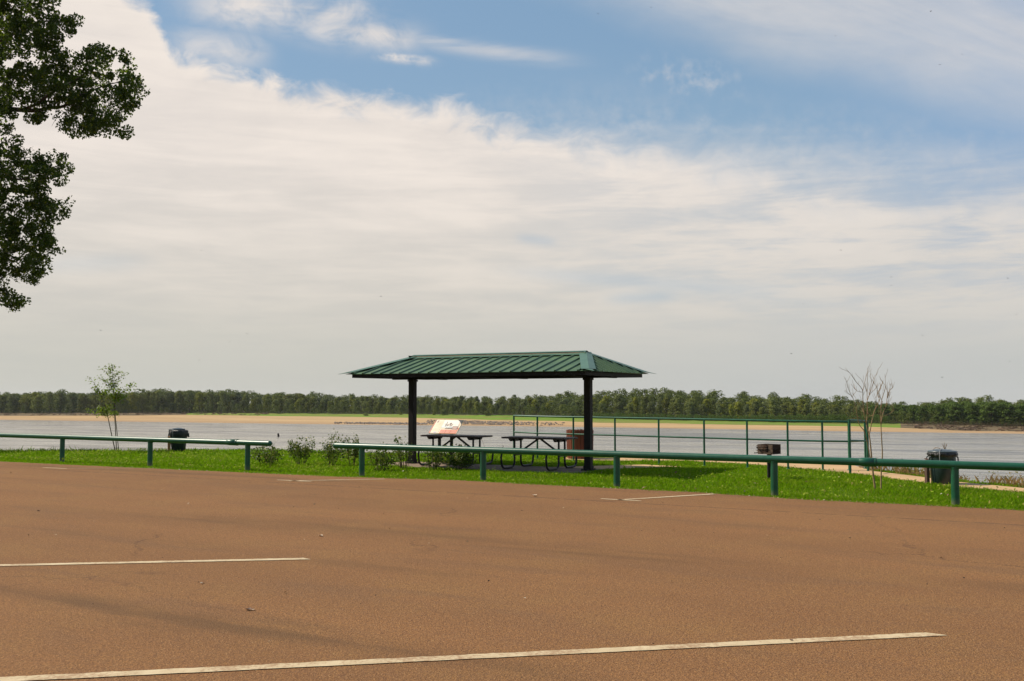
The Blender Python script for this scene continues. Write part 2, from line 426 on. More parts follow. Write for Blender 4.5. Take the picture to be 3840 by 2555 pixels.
def f_sand(n, b):
    w = wpos(n); r = n.rot(w, R(25)); t = n.noise(n.scalev(r, (.012, .12, 1)), 1.0, 6, .6, .3); t2 = n.noise(n.scalev(r, (.05, .5, 1)), 1.0, 6, .65)
    c = n.mix(n.smooth(t, .35, .65), (0.50, 0.345, 0.175), (0.40, 0.265, 0.135)); c = n.mix(n.smooth(t2, .56, .72) * .6, c, (0.33, 0.21, 0.11))
    _, _, z = n.sep(w)
    c = n.mix(n.smooth(z + (t2 - .5) * .5, -11.35, -11.85) * .55, c, (0.34, 0.22, 0.125))
    n.put(b.inputs['Base Color'], c); bump(n, b, t2, .5, .6)
M_sand = mat('river_sand', rough=.95, spec=.1, fn=f_sand)
def f_meadow(n, b):
    w = wpos(n); r = n.rot(w, R(25)); t = n.noise(n.scalev(r, (.02, .1, 1)), 1.0, 6, .65); t2 = n.noise(n.scalev(r, (.15, .5, 1)), 1.0, 5, .65)
    c = n.mix(n.smooth(t, .38, .62), (0.14, 0.26, 0.025), (0.20, 0.21, 0.05)); c = n.mix(n.smooth(t2, .5, .7) * .6, c, (0.075, 0.13, 0.02))
    n.put(b.inputs['Base Color'], c); bump(n, b, t2, .6, 1.0)
M_meadow = mat('bank_meadow', rough=.95, spec=.1, fn=f_meadow)
M_brush = varied((0.20, 0.145, 0.08), (0.085, 0.07, 0.04), .09, .95, .5, .5, name='bank_brush', spec=.1)
M_floor = varied((0.05, 0.05, 0.025), (0.08, 0.075, 0.035), .1, .95, 0, name='forest_floor', spec=.1)

def f_green(n, b):
    co = tco(n); _, _, z = n.sep(wpos(n)); t = n.noise(co, 9, 5, .6); s = n.noise(n.scalev(co, (30, 30, 60)), 1, 3, .6)
    c = n.mix(n.smooth(t, .35, .7), (0.004, 0.078, 0.036), (0.007, 0.100, 0.046)); c = n.mix(n.smooth(s, .70, .78) * .35, c, (0.20, 0.24, 0.17))
    ch = n.noise(co, 26, 5, .7); c = n.mix(n.smooth(ch, .66, .70) * .8, c, (0.13, 0.06, 0.03))
    # faded and dusty towards the foot of each post
    c = n.mix(n.smooth(z + (t - .5) * .12, .07, -.12) * .7, c, (0.24, 0.19, 0.12))
    n.put(b.inputs['Base Color'], c); n.put(b.inputs['Roughness'], .30 + t * .12); bump(n, b, n.noise(co, 40, 3) + n.noise(co, 5, 3) * 3, .08, .003)
M_green = mat('green_pipe_paint', rough=.36, spec=.6, fn=f_green)
def f_rail2(n, b):
    co = tco(n); t = n.noise(co, 6, 4, .6)
    n.put(b.inputs['Base Color'], n.mix(n.smooth(t, .35, .7), (0.010, 0.095, 0.045), (0.018, 0.13, 0.065)))
M_green2 = mat('railing_paint', rough=.42, fn=f_rail2)
M_roof = varied((0.052, 0.112, 0.052), (0.080, 0.150, 0.064), 3, .45, .05, .002, stretch=(1, .4, 1), name='roof_metal', spec=.4, r2=.6)
M_cap = varied((0.060, 0.140, 0.092), (0.078, 0.170, 0.108), 3, .42, .06, .003, name='roof_cap_metal', spec=.5)
M_ridge_glint = varied((0.62, 0.55, 0.36), (0.5, 0.44, 0.28), 4, .5, 0, name='ridge_glint_cream')
M_dark = varied((0.008, 0.006, 0.005), (0.014, 0.010, 0.008), 5, .6, .1, .002, name='dark_brown_steel', spec=.3)
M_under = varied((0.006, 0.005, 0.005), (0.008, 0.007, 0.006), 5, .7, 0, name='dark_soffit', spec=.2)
def f_tabl(n, b):
    co = tco(n); t = n.noise(n.scalev(co, (2, 30, 30)), 1, 5, .6)
    n.put(b.inputs['Base Color'], n.mix(n.smooth(t, .3, .7), (0.055, 0.024, 0.017), (0.036, 0.017, 0.013))); bump(n, b, t, .25, .003)
M_tabletop = mat('brown_plank', rough=.5, fn=f_tabl)
M_legs = varied((0.010, 0.008, 0.007), (0.014, 0.011, 0.009), 8, .45, 0, name='black_steel', spec=.5)
def f_slat(n, b):
    co = tco(n); g = n.new('ShaderNodeNewGeometry'); r = V(n, g.outputs['Random Per Island']); t = n.noise(n.scalev(co, (40, 40, 3)), 1, 5, .6)
    c = n.mix(r, (0.26, 0.060, 0.022), (0.17, 0.040, 0.017)); n.put(b.inputs['Base Color'], n.mix(n.smooth(t, .4, .7) * .5, c, (0.10, 0.03, 0.015))); bump(n, b, t, .3, .003)
M_slat = mat('red_brown_slat', rough=.6, fn=f_slat)
M_rust = varied((0.17, 0.12, 0.09), (0.075, 0.036, 0.02), 14, .8, .3, .003, name='rusty_steel', spec=.3)
M_soot = varied((0.009, 0.006, 0.005), (0.018, 0.011, 0.008), 14, .9, .2, .003, name='sooty_steel', spec=.2)
M_bin = varied((0.012, 0.028, 0.028), (0.018, 0.038, 0.037), 4, .42, .08, .004, name='bin_plastic', spec=.5)
M_bin2 = varied((0.008, 0.020, 0.015), (0.012, 0.028, 0.02), 4, .42, .08, .004, name='dark_bin_plastic', spec=.5)
M_lid = varied((0.05, 0.068, 0.075), (0.075, 0.095, 0.10), 5, .35, .05, .003, name='lid_plastic')
M_bag = varied((0.012, 0.012, 0.013), (0.025, 0.024, 0.024), 9, .28, .8, .03, name='black_bag', spec=.6)
M_strap = mat('grey_strap', (0.30, 0.31, 0.30), .5)
M_wood = varied((0.50, 0.24, 0.08), (0.36, 0.16, 0.055), 3, .75, .3, .004, stretch=(12, 12, 1), name='treated_wood')
M_wood2 = varied((0.12, 0.065, 0.045), (0.08, 0.045, 0.03), 3, .75, .3, .004, stretch=(12, 12, 1), name='old_wood')
M_bark = varied((0.13, 0.10, 0.07), (0.07, 0.052, 0.036), 5, .9, .6, .02, stretch=(1, 1, .3), name='tree_bark', spec=.2)
M_twig = varied((0.36, 0.235, 0.115), (0.24, 0.15, 0.072), 9, .7, .3, .003, name='sapling_bark', spec=.3)
M_twig2 = varied((0.14, 0.11, 0.045), (0.09, 0.07, 0.03), 9, .7, .3, .003, name='young_bark', spec=.3)
M_stone = varied((0.34, 0.28, 0.22), (0.20, 0.16, 0.13), 8, .9, .6, .02, name='rubble', spec=.2)
L_big = leaf_mat('cottonwood_leaf', (0.030, 0.058, 0.005), (0.060, 0.100, 0.008), .46, (0.26, 0.28, 0.02), tcol=(0.20, 0.30, 0.015), rough=.45)
L_sap = leaf_mat('sapling_leaf', (0.20, 0.28, 0.02), (0.11, 0.18, 0.014), .5, (0.24, 0.13, 0.03), rough=.55, spec=.3)
L_bush = leaf_mat('shrub_leaf', (0.040, 0.080, 0.010), (0.13, 0.18, 0.02), .36, (0.42, 0.36, 0.10), rough=.5, spec=.3, tcol=(.14, .20, .01))
L_far = leaf_mat('far_leaf', (0.205, 0.240, 0.044), (0.112, 0.148, 0.030), .22, objrand=True, rough=.7, spec=.12, tcol=(.10, .15, .03))
L_wil = leaf_mat('willow_leaf', (0.125, 0.185, 0.032), (0.065, 0.108, 0.020), .28, rough=.7, spec=.12, tcol=(.12, .2, .02))
L_grass = leaf_mat('grass_blade', (0.112, 0.225, 0.003), (0.205, 0.320, 0.005), .45, (0.30, 0.28, 0.05), rough=.7, spec=.08, tcol=(.24, .50, .005), patches=True)
L_broad = leaf_mat('weed_leaf', (0.22, 0.34, 0.015), (0.36, 0.44, 0.04), .35, (0.42, 0.34, 0.10), rough=.7, spec=.1)
L_dry = leaf_mat('dry_weed', (0.46, 0.29, 0.10), (0.30, 0.17, 0.07), .4, (0.20, 0.25, 0.04), rough=.7, spec=.2, tcol=(.4, .25, .1))
L_litter = leaf_mat('dead_leaf', (0.38, 0.27, 0.14), (0.16, 0.085, 0.04), .15, (0.6, 0.55, 0.42), rough=.6, tcol=(.3, .2, .1))

# ------------------------------------------------------------- the ground
crest = np.array([(-400, 60), (-60, 36), (-30, 33.4), (-16.5, 32.3), (-8, 32.5), (-5, 31.4), (-2, 30.9), (0.0, 31.0), (3.0, 29.9), (5.5, 27.7), (7.9, 25.9), (8.9, 23.4), (9.4, 21.0),
                  (10.2, 18.9), (13, 16.3), (20, 12.5), (60, -10), (200, -90)], dtype=float)
def seg_dist(P, poly):
    """signed distance to a polyline: positive on its far (left-hand, +Y) side"""
    best = np.full(len(P), 1e9); sg = np.ones(len(P))
    for a, b in zip(poly[:-1], poly[1:]):
        d = b - a; L = d @ d; t = np.clip(((P - a) @ d) / L, 0, 1); q = a + t[:, None] * d; e = P - q; dist = np.hypot(e[:, 0], e[:, 1])
        c = d[0] * (P[:, 1] - a[1]) - d[1] * (P[:, 0] - a[0])
        m = dist < best; best = np.where(m, dist, best); sg = np.where(m, np.sign(c), sg)
    return best * sg
edge_px = [(-900, 1690), (0, 1731), (450, 1752), (900, 1772), (1300, 1789), (1700, 1801), (2100, 1822), (2600, 1846), (3000, 1873), (3420, 1893), (3840, 1915), (4600, 1952)]
edge = np.array([on(*p, 0.0)[:2] for p in edge_px]); 
edge = np.vstack([edge[0] + (edge[0] - edge[1]) * 4, edge, edge[-1] + (edge[-1] - edge[-2]) * 8])
def hgt(P):
    P = np.atleast_2d(P); s = seg_dist(P, crest); e = seg_dist(P, edge)
    h = np.where(e < 0, -0.03, -0.03 + (GZ + .03) * np.clip(e / 2.2, 0, 1))
    s1 = np.clip(s, 0, None)
    return h - np.minimum(0.12 * np.clip(s1, 0, 1) ** 2 + 0.62 * np.clip(s1 - .4, 0, None), 14.0)
def H1(x, y): return float(hgt(np.array([[x, y]]))[0])
def grid_mesh(name, xs, ys, zf, m):
    X, Y = np.meshgrid(xs, ys); P = np.stack([X.ravel(), Y.ravel()], 1); Z = zf(P); nx, ny = len(xs), len(ys)
    vs = np.column_stack([P, Z]); idx = np.arange(nx * ny).reshape(ny, nx)
    fs = np.stack([idx[:-1, :-1], idx[:-1, 1:], idx[1:, 1:], idx[1:, :-1]], -1).reshape(-1, 4)
    me = bpy.data.meshes.new(name); me.from_pydata(vs.tolist(), [], fs.tolist()); me.materials.append(m); me.polygons.foreach_set('use_smooth', [True] * len(fs)); me.update()
    o = bpy.data.objects.new(name, me); C.objects.link(o); return o
xs = np.concatenate([np.linspace(-400, -60, 18)[:-1], np.linspace(-60, -24, 25)[:-1], np.linspace(-24, 16, 121)[:-1], np.linspace(16, 60, 30)[:-1], np.linspace(60, 300, 12)])
ys = np.concatenate([np.linspace(-120, 8, 20)[:-1], np.linspace(8, 42, 120)[:-1], np.linspace(42, 110, 35)])
tag(grid_mesh('lawn', xs, ys, hgt, M_lawn), kind='structure')
# parking lot sheet
mb = MB(); e2 = [Vector((p[0], p[1], 0.0)) for p in edge]
e3 = []
for a, b in zip(e2[:-1], e2[1:]):
    k = 40 if a.length < 60 else 4
    for i in range(k): e3.append(a.lerp(b, i / k) + Vector((0, random.uniform(-.03, .03) if k == 40 else 0, 0)))
e3.append(e2[-1]); far = [Vector((p.x, p.y - 260, 0)) for p in e3]
vs = e3 + far; m_ = len(e3)
mb.add(vs, [(i, i + m_, i + m_ + 1, i + 1) for i in range(m_ - 1)])
tag(mb.build('parking_lot', M_lot), kind='structure')
def stripe(name, a, b, w, cut=0.0):
    a = on(*a); b = on(*b); d = (b - a).normalized(); s = Vector((-d.y, d.x, 0)) * w / 2; mb = MB(); z = Vector((0, 0, .005)); k = 110; vs = []
    for i in range(k + 1):
        p = a.lerp(b, i / k); j = random.uniform(-.006, .006)
        vs += [p - s * (1 + j * 10) + z + d * (cut if i == k else 0), p + s * (1 + random.uniform(-.12, .12)) + z - d * (cut if i == k else 0)]
    mb.add(vs, [(2 * i, 2 * i + 2, 2 * i + 3, 2 * i + 1) for i in range(k)]); return tag(mb.build(name, M_paint), kind='structure')
stripe('painted_line', (-900, 2596), (3512, 2380), .105, .05)
stripe('painted_line', (-700, 2137), (1152, 2097), .105, .04)
stripe('painted_line', (1085, 1804.4), (1443, 1797.5), .08)
stripe('painted_line', (1039, 1801), (1168, 1807), .08)
stripe('painted_line', (2320, 1876), (2680, 1853.5), .10)
stripe('painted_line', (2253, 1871.6), (2405, 1880), .08)
stripe('painted_line', (240, 1757.5), (575, 1756.5), .035)
stripe('painted_line', (162, 1754.6), (248, 1758.4), .08)

# river, far bank
def lin(px, tab):
    return float(np.interp(px, [t[0] for t in tab], [t[1] for t in tab]))
WZ = -12.0
yw = [(-1500, 1561), (0, 1574.5), (600, 1583), (1300, 1592.5), (1900, 1598), (2400, 1604.5), (2800, 1611), (3180, 1618), (3840, 1627), (5200, 1652)]
ysd = [(-1500, 1550), (0, 1560), (500, 1559), (700, 1556), (1000, 1560), (1300, 1563), (1600, 1568), (1900, 1577), (2100, 1579), (2250, 1586), (2500, 1588), (2800, 1594), (3200, 1599), (3400, 1606), (3600, 1616), (3840, 1619), (5200, 1644)]
ytr = [(-1500, 1543), (0, 1551), (500, 1549.5), (900, 1550), (1300, 1553), (1600, 1555), (2000, 1560), (2300, 1572), (2600, 1578), (3000, 1586), (3400, 1590), (3840, 1600), (5200, 1620)]
def FPf(px):
    x = (px - cols[0]) / 25; i = int(min(max(x, 0), len(cols) - 2)); f = x - i; return tuple(a.lerp(b, f) for a, b in zip(FP[i], FP[i + 1]))
def far_pts(px):
    w = on(px, lin(px, yw), WZ); s = on(px, lin(px, ysd), -10.6); 
    ds = max(s.y, w.y + 22); zs = zat(lin(px, ysd), ds); s = Vector((ray(px, 1500)[0] * ds, ds, zs))
    dt = max(ds + 30, w.y * 1.16 + 10); zt = zat(lin(px, ytr), dt); t = Vector((ray(px, 1500)[0] * dt, dt, zt))
    return w, s, t
cols = list(range(-1500, 5201, 25)); FP = [far_pts(p) for p in cols]
def strip(name, rows, m, kind='structure'):
    mb = MB(); k = len(rows[0]); nr = len(rows); vs = [p for r in rows for p in r]
    mb.add(vs, [(j * k + i, j * k + i + 1, (j + 1) * k + i + 1, (j + 1) * k + i) for j in range(nr - 1) for i in range(k - 1)], smooth=True)
    return tag(mb.build(name, m), kind=kind)
def jit(p, a): return p + Vector((0, 0, random.uniform(-a, a)))
rows = [[w + Vector((0, -18, -1.2)) for w, s, t in FP], [w + Vector((0, random.uniform(-.8, .8), .02)) for w, s, t in FP]]
for f in (.12, .3, .55, .8): rows.append([jit(w.lerp(s, f), .06) + Vector((0, 0, .25 * math.sin(f * 3.1))) for w, s, t in FP])
rows.append([s.copy() for w, s, t in FP])
strip('sandbar', rows, M_sand)
rows = [[s + Vector((0, -.4, .02 + .0)) for w, s, t in FP]]
for f in (.05, .3, .6, 1.0): rows.append([jit(s.lerp(t, f), .12) + Vector((0, 0, .12)) for w, s, t in FP])
i0, i1 = cols.index(700), cols.index(3375)
strip('bank_meadow', [q_[i0:i1 + 1] for q_ in rows], M_meadow)
for nm_, a_, b_ in (('cut_bank', 0, i0 + 1), ('cut_bank', i1, len(cols))): strip(nm_, [q_[a_:b_] for q_ in rows], M_brush)
rows = [[t + Vector((0, -.5, .15)) for w, s, t in FP], [t + Vector((0, 170, .5)) for w, s, t in FP], [t + Vector((t.x * 4, 4500, -75)) for w, s, t in FP]]
strip('forest_ground', rows, M_floor)
mb = MB(); mb.add([(-3000, 20, WZ), (3000, 20, WZ), (3000, 1400, WZ), (-3000, 1400, WZ)], [(0, 1, 2, 3)])
tag(mb.build('river', M_water), kind='structure')

# ----------------------------------------------------------- path and slab
def flat_poly(name, pts, z, m, th=.06):
    """a paved sheet following the ground, built as a strip between its two edges"""
    near, far_ = pts; k = len(near); mb = MB(); top = []
    for p in near + far_:
        top.append(Vector((p[0], p[1], GZ + z)))
    vs = top + [p - Vector((0, 0, th)) for p in top]
    fs = [(i, i + 1, k + i + 1, k + i) for i in range(k - 1)]
    fs += [(i + 2 * k, i + 1 + 2 * k, i + 1, i) for i in range(k - 1)] + [(k + i, k + i + 1, 3 * k + i + 1, 3 * k + i) for i in range(k - 1)]
    fs += [(0, k, 3 * k, 2 * k), (k - 1, 3 * k - 1, 4 * k - 1, 2 * k - 1)]
    mb.add(vs, fs); return tag(mb.build(name, m), kind='structure')
z2 = lambda x, y: (2400 + x * .611, 1340 + y * .611)
near = [on(*p, GZ + .02) for p in [(2120, 1724), (2227, 1727), (2400, 1728), z2(300, 636), z2(640, 652), z2(860, 668), z2(1100, 693), z2(1290, 712), z2(1430, 726), z2(1600, 749), z2(1760, 770), z2(1955, 795), z2(2357, 824), (4500, 1892)]]
farp = [on(*p, GZ + .02) for p in [(2120, 1716), (2227, 1717), (2400, 1718), (2583, 1720), (2791, 1722), (2925, 1727), (3072, 1733), (3200, 1745), z2(1440, 700), z2(1600, 718), z2(1760, 738), z2(1955, 765), z2(2357, 803), (4500, 1873)]]
flat_poly('footpath', (near, farp), .02, M_path)
CP = Vector((-.41, 25.40, 0))
loc = lambda a, b: CP + u_ * a + v_ * b
flat_poly('pavilion_slab', ([loc(-3.2, -1.1), loc(2.82, -1.1)], [loc(-3.2, .62), loc(2.82, .62)]), .02, M_slab)
flat_poly('path_connector', ([loc(1.2, .62), loc(2.6, .62)], [loc(2.9, 2.7), loc(4.1, 2.5)]), .014, M_path)

# ------------------------------------------------------------ bumper rails
def railX(px):       # where the bumper rail's line passes in the photo column px
    a = ray(px, 1750)[0]; Y = 19.62 / (1 + .5774 * a); return Vector((a * Y, Y, 0))
RAILZ, RR = .545, .062
def bumper(label, px_posts, p0, p1, sleeves, cap_end):
    o = railX(p0 if p0 is not None else px_posts[0]); root = thing('bumper_rail', label, 'rail', (o.x, o.y, 0), 0, 'green pipe rails along the parking lot')
    O = Vector((o.x, o.y, 0))
    A = railX(p0) - O; B = railX(p1) - O; d = (B - A).normalized(); z = Vector((0, 0, RAILZ))
    mb = MB(); mb.tube([A + z, B + z], RR, 24)
    mb.build('rail_pipe', M_green, root)
    for px in px_posts:
        P = railX(px) - O; gz = H1(P.x + O.x, P.y + O.y) - .15
        mb = MB(); mb.tube([P + Vector((0, 0, gz)), P + Vector((0, 0, RAILZ - RR * .55))], .061, 20); mb.tube([P + Vector((0, 0, RAILZ - RR * 1.15)), P + Vector((0, 0, RAILZ - RR * .6))], [.0625, .066], 20)
        mb.build('post', M_green, root)
    for (s0, s1) in sleeves:
        a = railX(s0) - O + z; b = railX(s1) - O + z; mb = MB()
        mb.tube([a - d * .05, a, b, b + d * .001], [RR + .001, RR + .010, RR + .010, RR + .004], 24); mb.tube([b - d * .012, b + d * .012], RR + .013, 24)
        mb.build('coupling', M_green, root)
    if cap_end is not None:
        c = railX(cap_end) - O + z; s = 1 if cap_end == p1 else -1; mb = MB(); pts = []; rr = []
        for i in range(7):
            t = i / 6 * math.pi / 2; pts.append(c + d * s * (math.sin(t) * .055)); rr.append(max(RR * math.cos(t), .002) + .002)
        mb.tube(pts, rr, 24); mb.build('end_cap', M_green, root)
    return root
bumper('green pipe rail with a rounded end beside the shrubs, standing before the left lawn', [-700, -235, 232, 562, 928], -1100, 1010, [(858, 888)], 1010)
bumper('long green pipe rail running in front of the picnic shelter and on to the right', [1357, 1812, 2313, 2903, 3580, 4400], 1258, 5000, [(3236, 3284)], 1258)

# ---------------------------------------------------------------- pavilion
PAV = thing('picnic_shelter', 'two-post picnic shelter with a green ribbed metal hip roof by the river', 'shelter', (CP.x, CP.y, GZ + .02), ANG)
EZ, RZ, L, W, RL = 2.35, 2.81, 3.46, 1.74, 2.60
for s in (-1, 1):
    mb = MB(); mb.box((s * 2.60, 0, 1.175), (.165, .165, 2.35), bev=.008); mb.box((s * 2.60, 0, .012), (.28, .28, .02)); mb.box((s * 2.6, 0, .06), (.19, .19, .10)); [mb.box((s * 2.6 + a * .115, b * .115, .035), (.022, .022, .03)) for a in (-1, 1) for b in (-1, 1)]; mb.box((s * 2.6, 0, 2.20), (.20, .20, .05))
    mb.build('post', M_dark, PAV)
mb = MB(); mb.box((0, 0, 2.295), (2 * L - .45, .14, .13), bev=.006)
for xx in (-2.6, 0, 2.6): mb.box((xx, 0, 2.30), (.12, 2 * W - .3, .11), bev=.005)
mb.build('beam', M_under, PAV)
mb = MB()
for s in (-1, 1):
    mb.box((0, s * (W - .10), EZ - .052), (2 * L - .28, .035, .085)); mb.box((s * (L - .14 - .0175), 0, EZ - .054), (.035, 2 * W - .24, .083))
mb.build('fascia', M_dark, PAV)
A_, B_, Cc, D_ = (-L, -W, EZ), (L, -W, EZ), (RL, 0, RZ), (-RL, 0, RZ)
def slope(name, quad, m, ribs):
    mb = MB(); mb.plate(quad, .006, 0)
    for (p, q) in ribs:
        p, q = Vector(p), Vector(q); d = q - p
        if d.length < .12: continue
        nrm = (Vector(quad[1]) - Vector(quad[0])).cross(Vector(quad[2]) - Vector(quad[0])).normalized(); sd_ = d.normalized().cross(nrm)
        h = .034
        prof = [(-.034, 0), (-.014, h), (.014, h), (.034, 0)]; vs = [c + sd_ * a + nrm * (b - .001) for c in (p, q) for a, b in prof]
        mb.add(vs, [(0, 4, 5, 1), (1, 5, 6, 2), (2, 6, 7, 3), (0, 1, 2, 3), (7, 6, 5, 4)])
    return mb.build(name, m, PAV)
def zs_front(y): return EZ + (RZ - EZ) * (W - abs(y)) / W
def zs_end(x): return EZ + (RZ - EZ) * (L - abs(x)) / (L - RL)
for s in (-1, 1):
    ribs = []
    for k in range(-12, 13):
        x = k * .29
        if abs(x) > L - .05: continue
        yt = .12 if abs(x) <= RL else W * (abs(x) - RL) / (L - RL)
        ribs.append(((x, s * (W + .012), EZ - .003), (x, s * yt, zs_front(yt))))
    q = [(-L, -W, EZ), (L, -W, EZ), (RL, 0, RZ), (-RL, 0, RZ)] if s < 0 else [(L, W, EZ), (-L, W, EZ), (-RL, 0, RZ), (RL, 0, RZ)]
    slope('roof_panel', q, M_roof, ribs)
    ribs = []
    for k in range(-6, 7):
        y = k * .27
        if abs(y) > W - .05: continue
        xt = RL + (L - RL) * abs(y) / W
        ribs.append(((s * (L + .012), y, EZ - .006), (s * xt, y, zs_end(xt))))
    q = [(s * L, -W * s, EZ), (s * L, W * s, EZ), (s * RL, 0, RZ)]
    slope('roof_panel', q, M_roof, ribs)
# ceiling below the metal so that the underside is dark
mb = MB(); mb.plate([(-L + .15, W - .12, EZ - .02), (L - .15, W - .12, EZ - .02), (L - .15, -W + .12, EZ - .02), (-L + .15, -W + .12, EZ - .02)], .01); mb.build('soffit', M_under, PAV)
for sx in (-1, 1):
    for sy in (-1, 1):
        top = Vector((sx * (RL - .03), sy * .02, RZ + .05)); tip = Vector((sx * (L + .17), sy * (W + .10), EZ - .005)); low_ = Vector((sx * L, sy * W, EZ + .042))
        e1 = Vector((-sx, 0, 0)) * .20; e2_ = Vector((0, -sy, 0)) * .36
        mb = MB()
        fl = [low_, top, top + e1 + Vector((0, 0, -.004)), low_ + e1 + Vector((0, 0, 0.0))]
        el_ = [low_, low_ + e2_, top + e2_ * .75 + Vector((0, 0, 0)), top]
        if sx * sy > 0: fl = fl[::-1]; el_ = el_[::-1]
        fl = fl[::-1]; el_ = el_[::-1]
        mb.plate(fl, .004); mb.plate(el_, .004)
        a = low_ + Vector((0, 0, -.004)); mb.plate([a + e1 * .5, tip, a + e2_ * .5, a + Vector((0, 0, .004))], .004)
        mb.build('hip_cap', M_cap, PAV)
mb = MB()
for s in (-1, 1):
    q = [(-RL - .02, s * .22, RZ - .022), (RL + .02, s * .22, RZ - .022), (RL + .02, s * .085, RZ + .018), (-RL - .02, s * .085, RZ + .018)]
    if s > 0: q = q[::-1]
    mb.plate(q, .004)
    q = [(-RL + .03, s * .10, RZ + .055), (RL - .03, s * .10, RZ + .055), (RL - .03, 0, RZ + .082), (-RL + .03, 0, RZ + .082)]
    if s > 0: q = q[::-1]
    mb.plate(q, .004)
mb.build('ridge_cap', M_cap, PAV)
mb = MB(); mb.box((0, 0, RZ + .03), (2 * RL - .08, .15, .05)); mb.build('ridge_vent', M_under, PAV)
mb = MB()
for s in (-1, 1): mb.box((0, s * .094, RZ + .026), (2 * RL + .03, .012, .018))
mb.build('ridge_glint_strip', M_ridge_glint, PAV)  # bright reflection along the ridge, put in as a cream coloured strip

# ----------------------------------------------------------- picnic tables
def arc_pts(c, r, a0, a1, n, x):
    return [Vector((x, c[0] + r * math.cos(a0 + (a1 - a0) * i / n), c[1] + r * math.sin(a0 + (a1 - a0) * i / n))) for i in range(n + 1)]
def table(label, px, dv):
    P = at(px, 1700, 25); a = ray(px, 1700)[0]
    Y = (CP.y + .5774 * CP.x) / (1 + .5774 * a) + dv; t = thing('picnic_table', label, 'picnic table', (a * Y, Y, GZ + .02), ANG, 'picnic tables under the shelter')
    mb = MB()
    for k in range(4): mb.box((0, -.285 + k * .19, .755), (1.76, .178, .042), bev=.006)
    mb.build('tabletop', M_tabletop, t)
    for s in (-1, 1):
        mb = MB()
        for k in (-1, 1): mb.box((0, s * .74 + k * .068, .418), (1.76, .128, .04), bev=.006)
        mb.build('seat', M_tabletop, t)
    for sx in (-.62, .62):
        mb = MB()
        for s in (-1, 1):
            r = .15; yi, yo = .16, .80
            pts = [Vector((sx, s * yi, .72)), Vector((sx, s * yi, .42)), Vector((sx, s * yi, r + .03))]
            pts += arc_pts((s * (yi + r), r + .03), r, math.pi if s > 0 else 0, math.pi * 1.5 if s > 0 else -math.pi / 2, 6, sx)[1:]
            pts += [Vector((sx, s * (yi + .30), .028)), Vector((sx, s * (yo - r - .02), .03))]
            pts += arc_pts((s * (yo - r), r + .03), r, -math.pi / 2, 0 if s > 0 else -math.pi, 6, sx)[1:]
            pts += [Vector((sx, s * (yo + .02), .30)), Vector((sx, s * (yo - .01), .395)), Vector((sx, s * .62, .41))]
            mb.tube(pts, .026, 10)
        mb.box((sx, 0, .34), (.05, .34, .06))
        mb.plate([(sx - .02, -.36, .733), (sx - .02, .36, .733), (sx - .02, .28, .665), (sx - .02, -.28, .665)][::-1], .045)
        mb.build('leg_frame', M_legs, t)
        mb = MB(); mb.bar((sx * .06, 0, .725), (sx * .97, 0, .36), .04, .04); mb.box((sx * .06, 0, .725), (.09, .12, .02)); mb.build('brace', M_legs, t)
    return t
table('brown picnic table under the shelter, in front of the information panel', 1711, 0)
table('brown picnic table under the shelter beside the right-hand post and the slatted bin', 2023, 0)

# -------------------------------------------------- slatted bin, info panel
def slat_bin():
    p = on(2175, 1719, GZ + .02); t = thing('slatted_bin', 'round litter bin of red brown wooden slats behind the right shelter post', 'litter bin', p, .2)
    mb = MB(); n = 26; Hh = .80
    for k in range(n):
        a = 2 * math.pi * k / n; M = Matrix.Rotation(a, 3, 'Z') @ Matrix.Rotation(R(1.2), 3, 'Y'); w = .084
        mb.box(Vector((math.cos(a) * .375, math.sin(a) * .375, Hh / 2 + .02 + random.uniform(-.004, .004))), (.022, w, Hh), M, bev=.003)
    mb.build('slat_wall', M_slat, t)
    mb = MB(); mb.lathe([(.34, .05), (.345, .78), (.30, .80), (.30, .55), (.0, .55)], 26); mb.build('liner', M_soot, t)
    for z in (.12, .70): mb = MB(); mb.lathe([(.350, z), (.360, z), (.360, z + .03), (.350, z + .03)], 26); mb.build('hoop', M_legs, t)
slat_bin()
def flat_mat(name, c, rough=.35): return mat(name, c, rough)
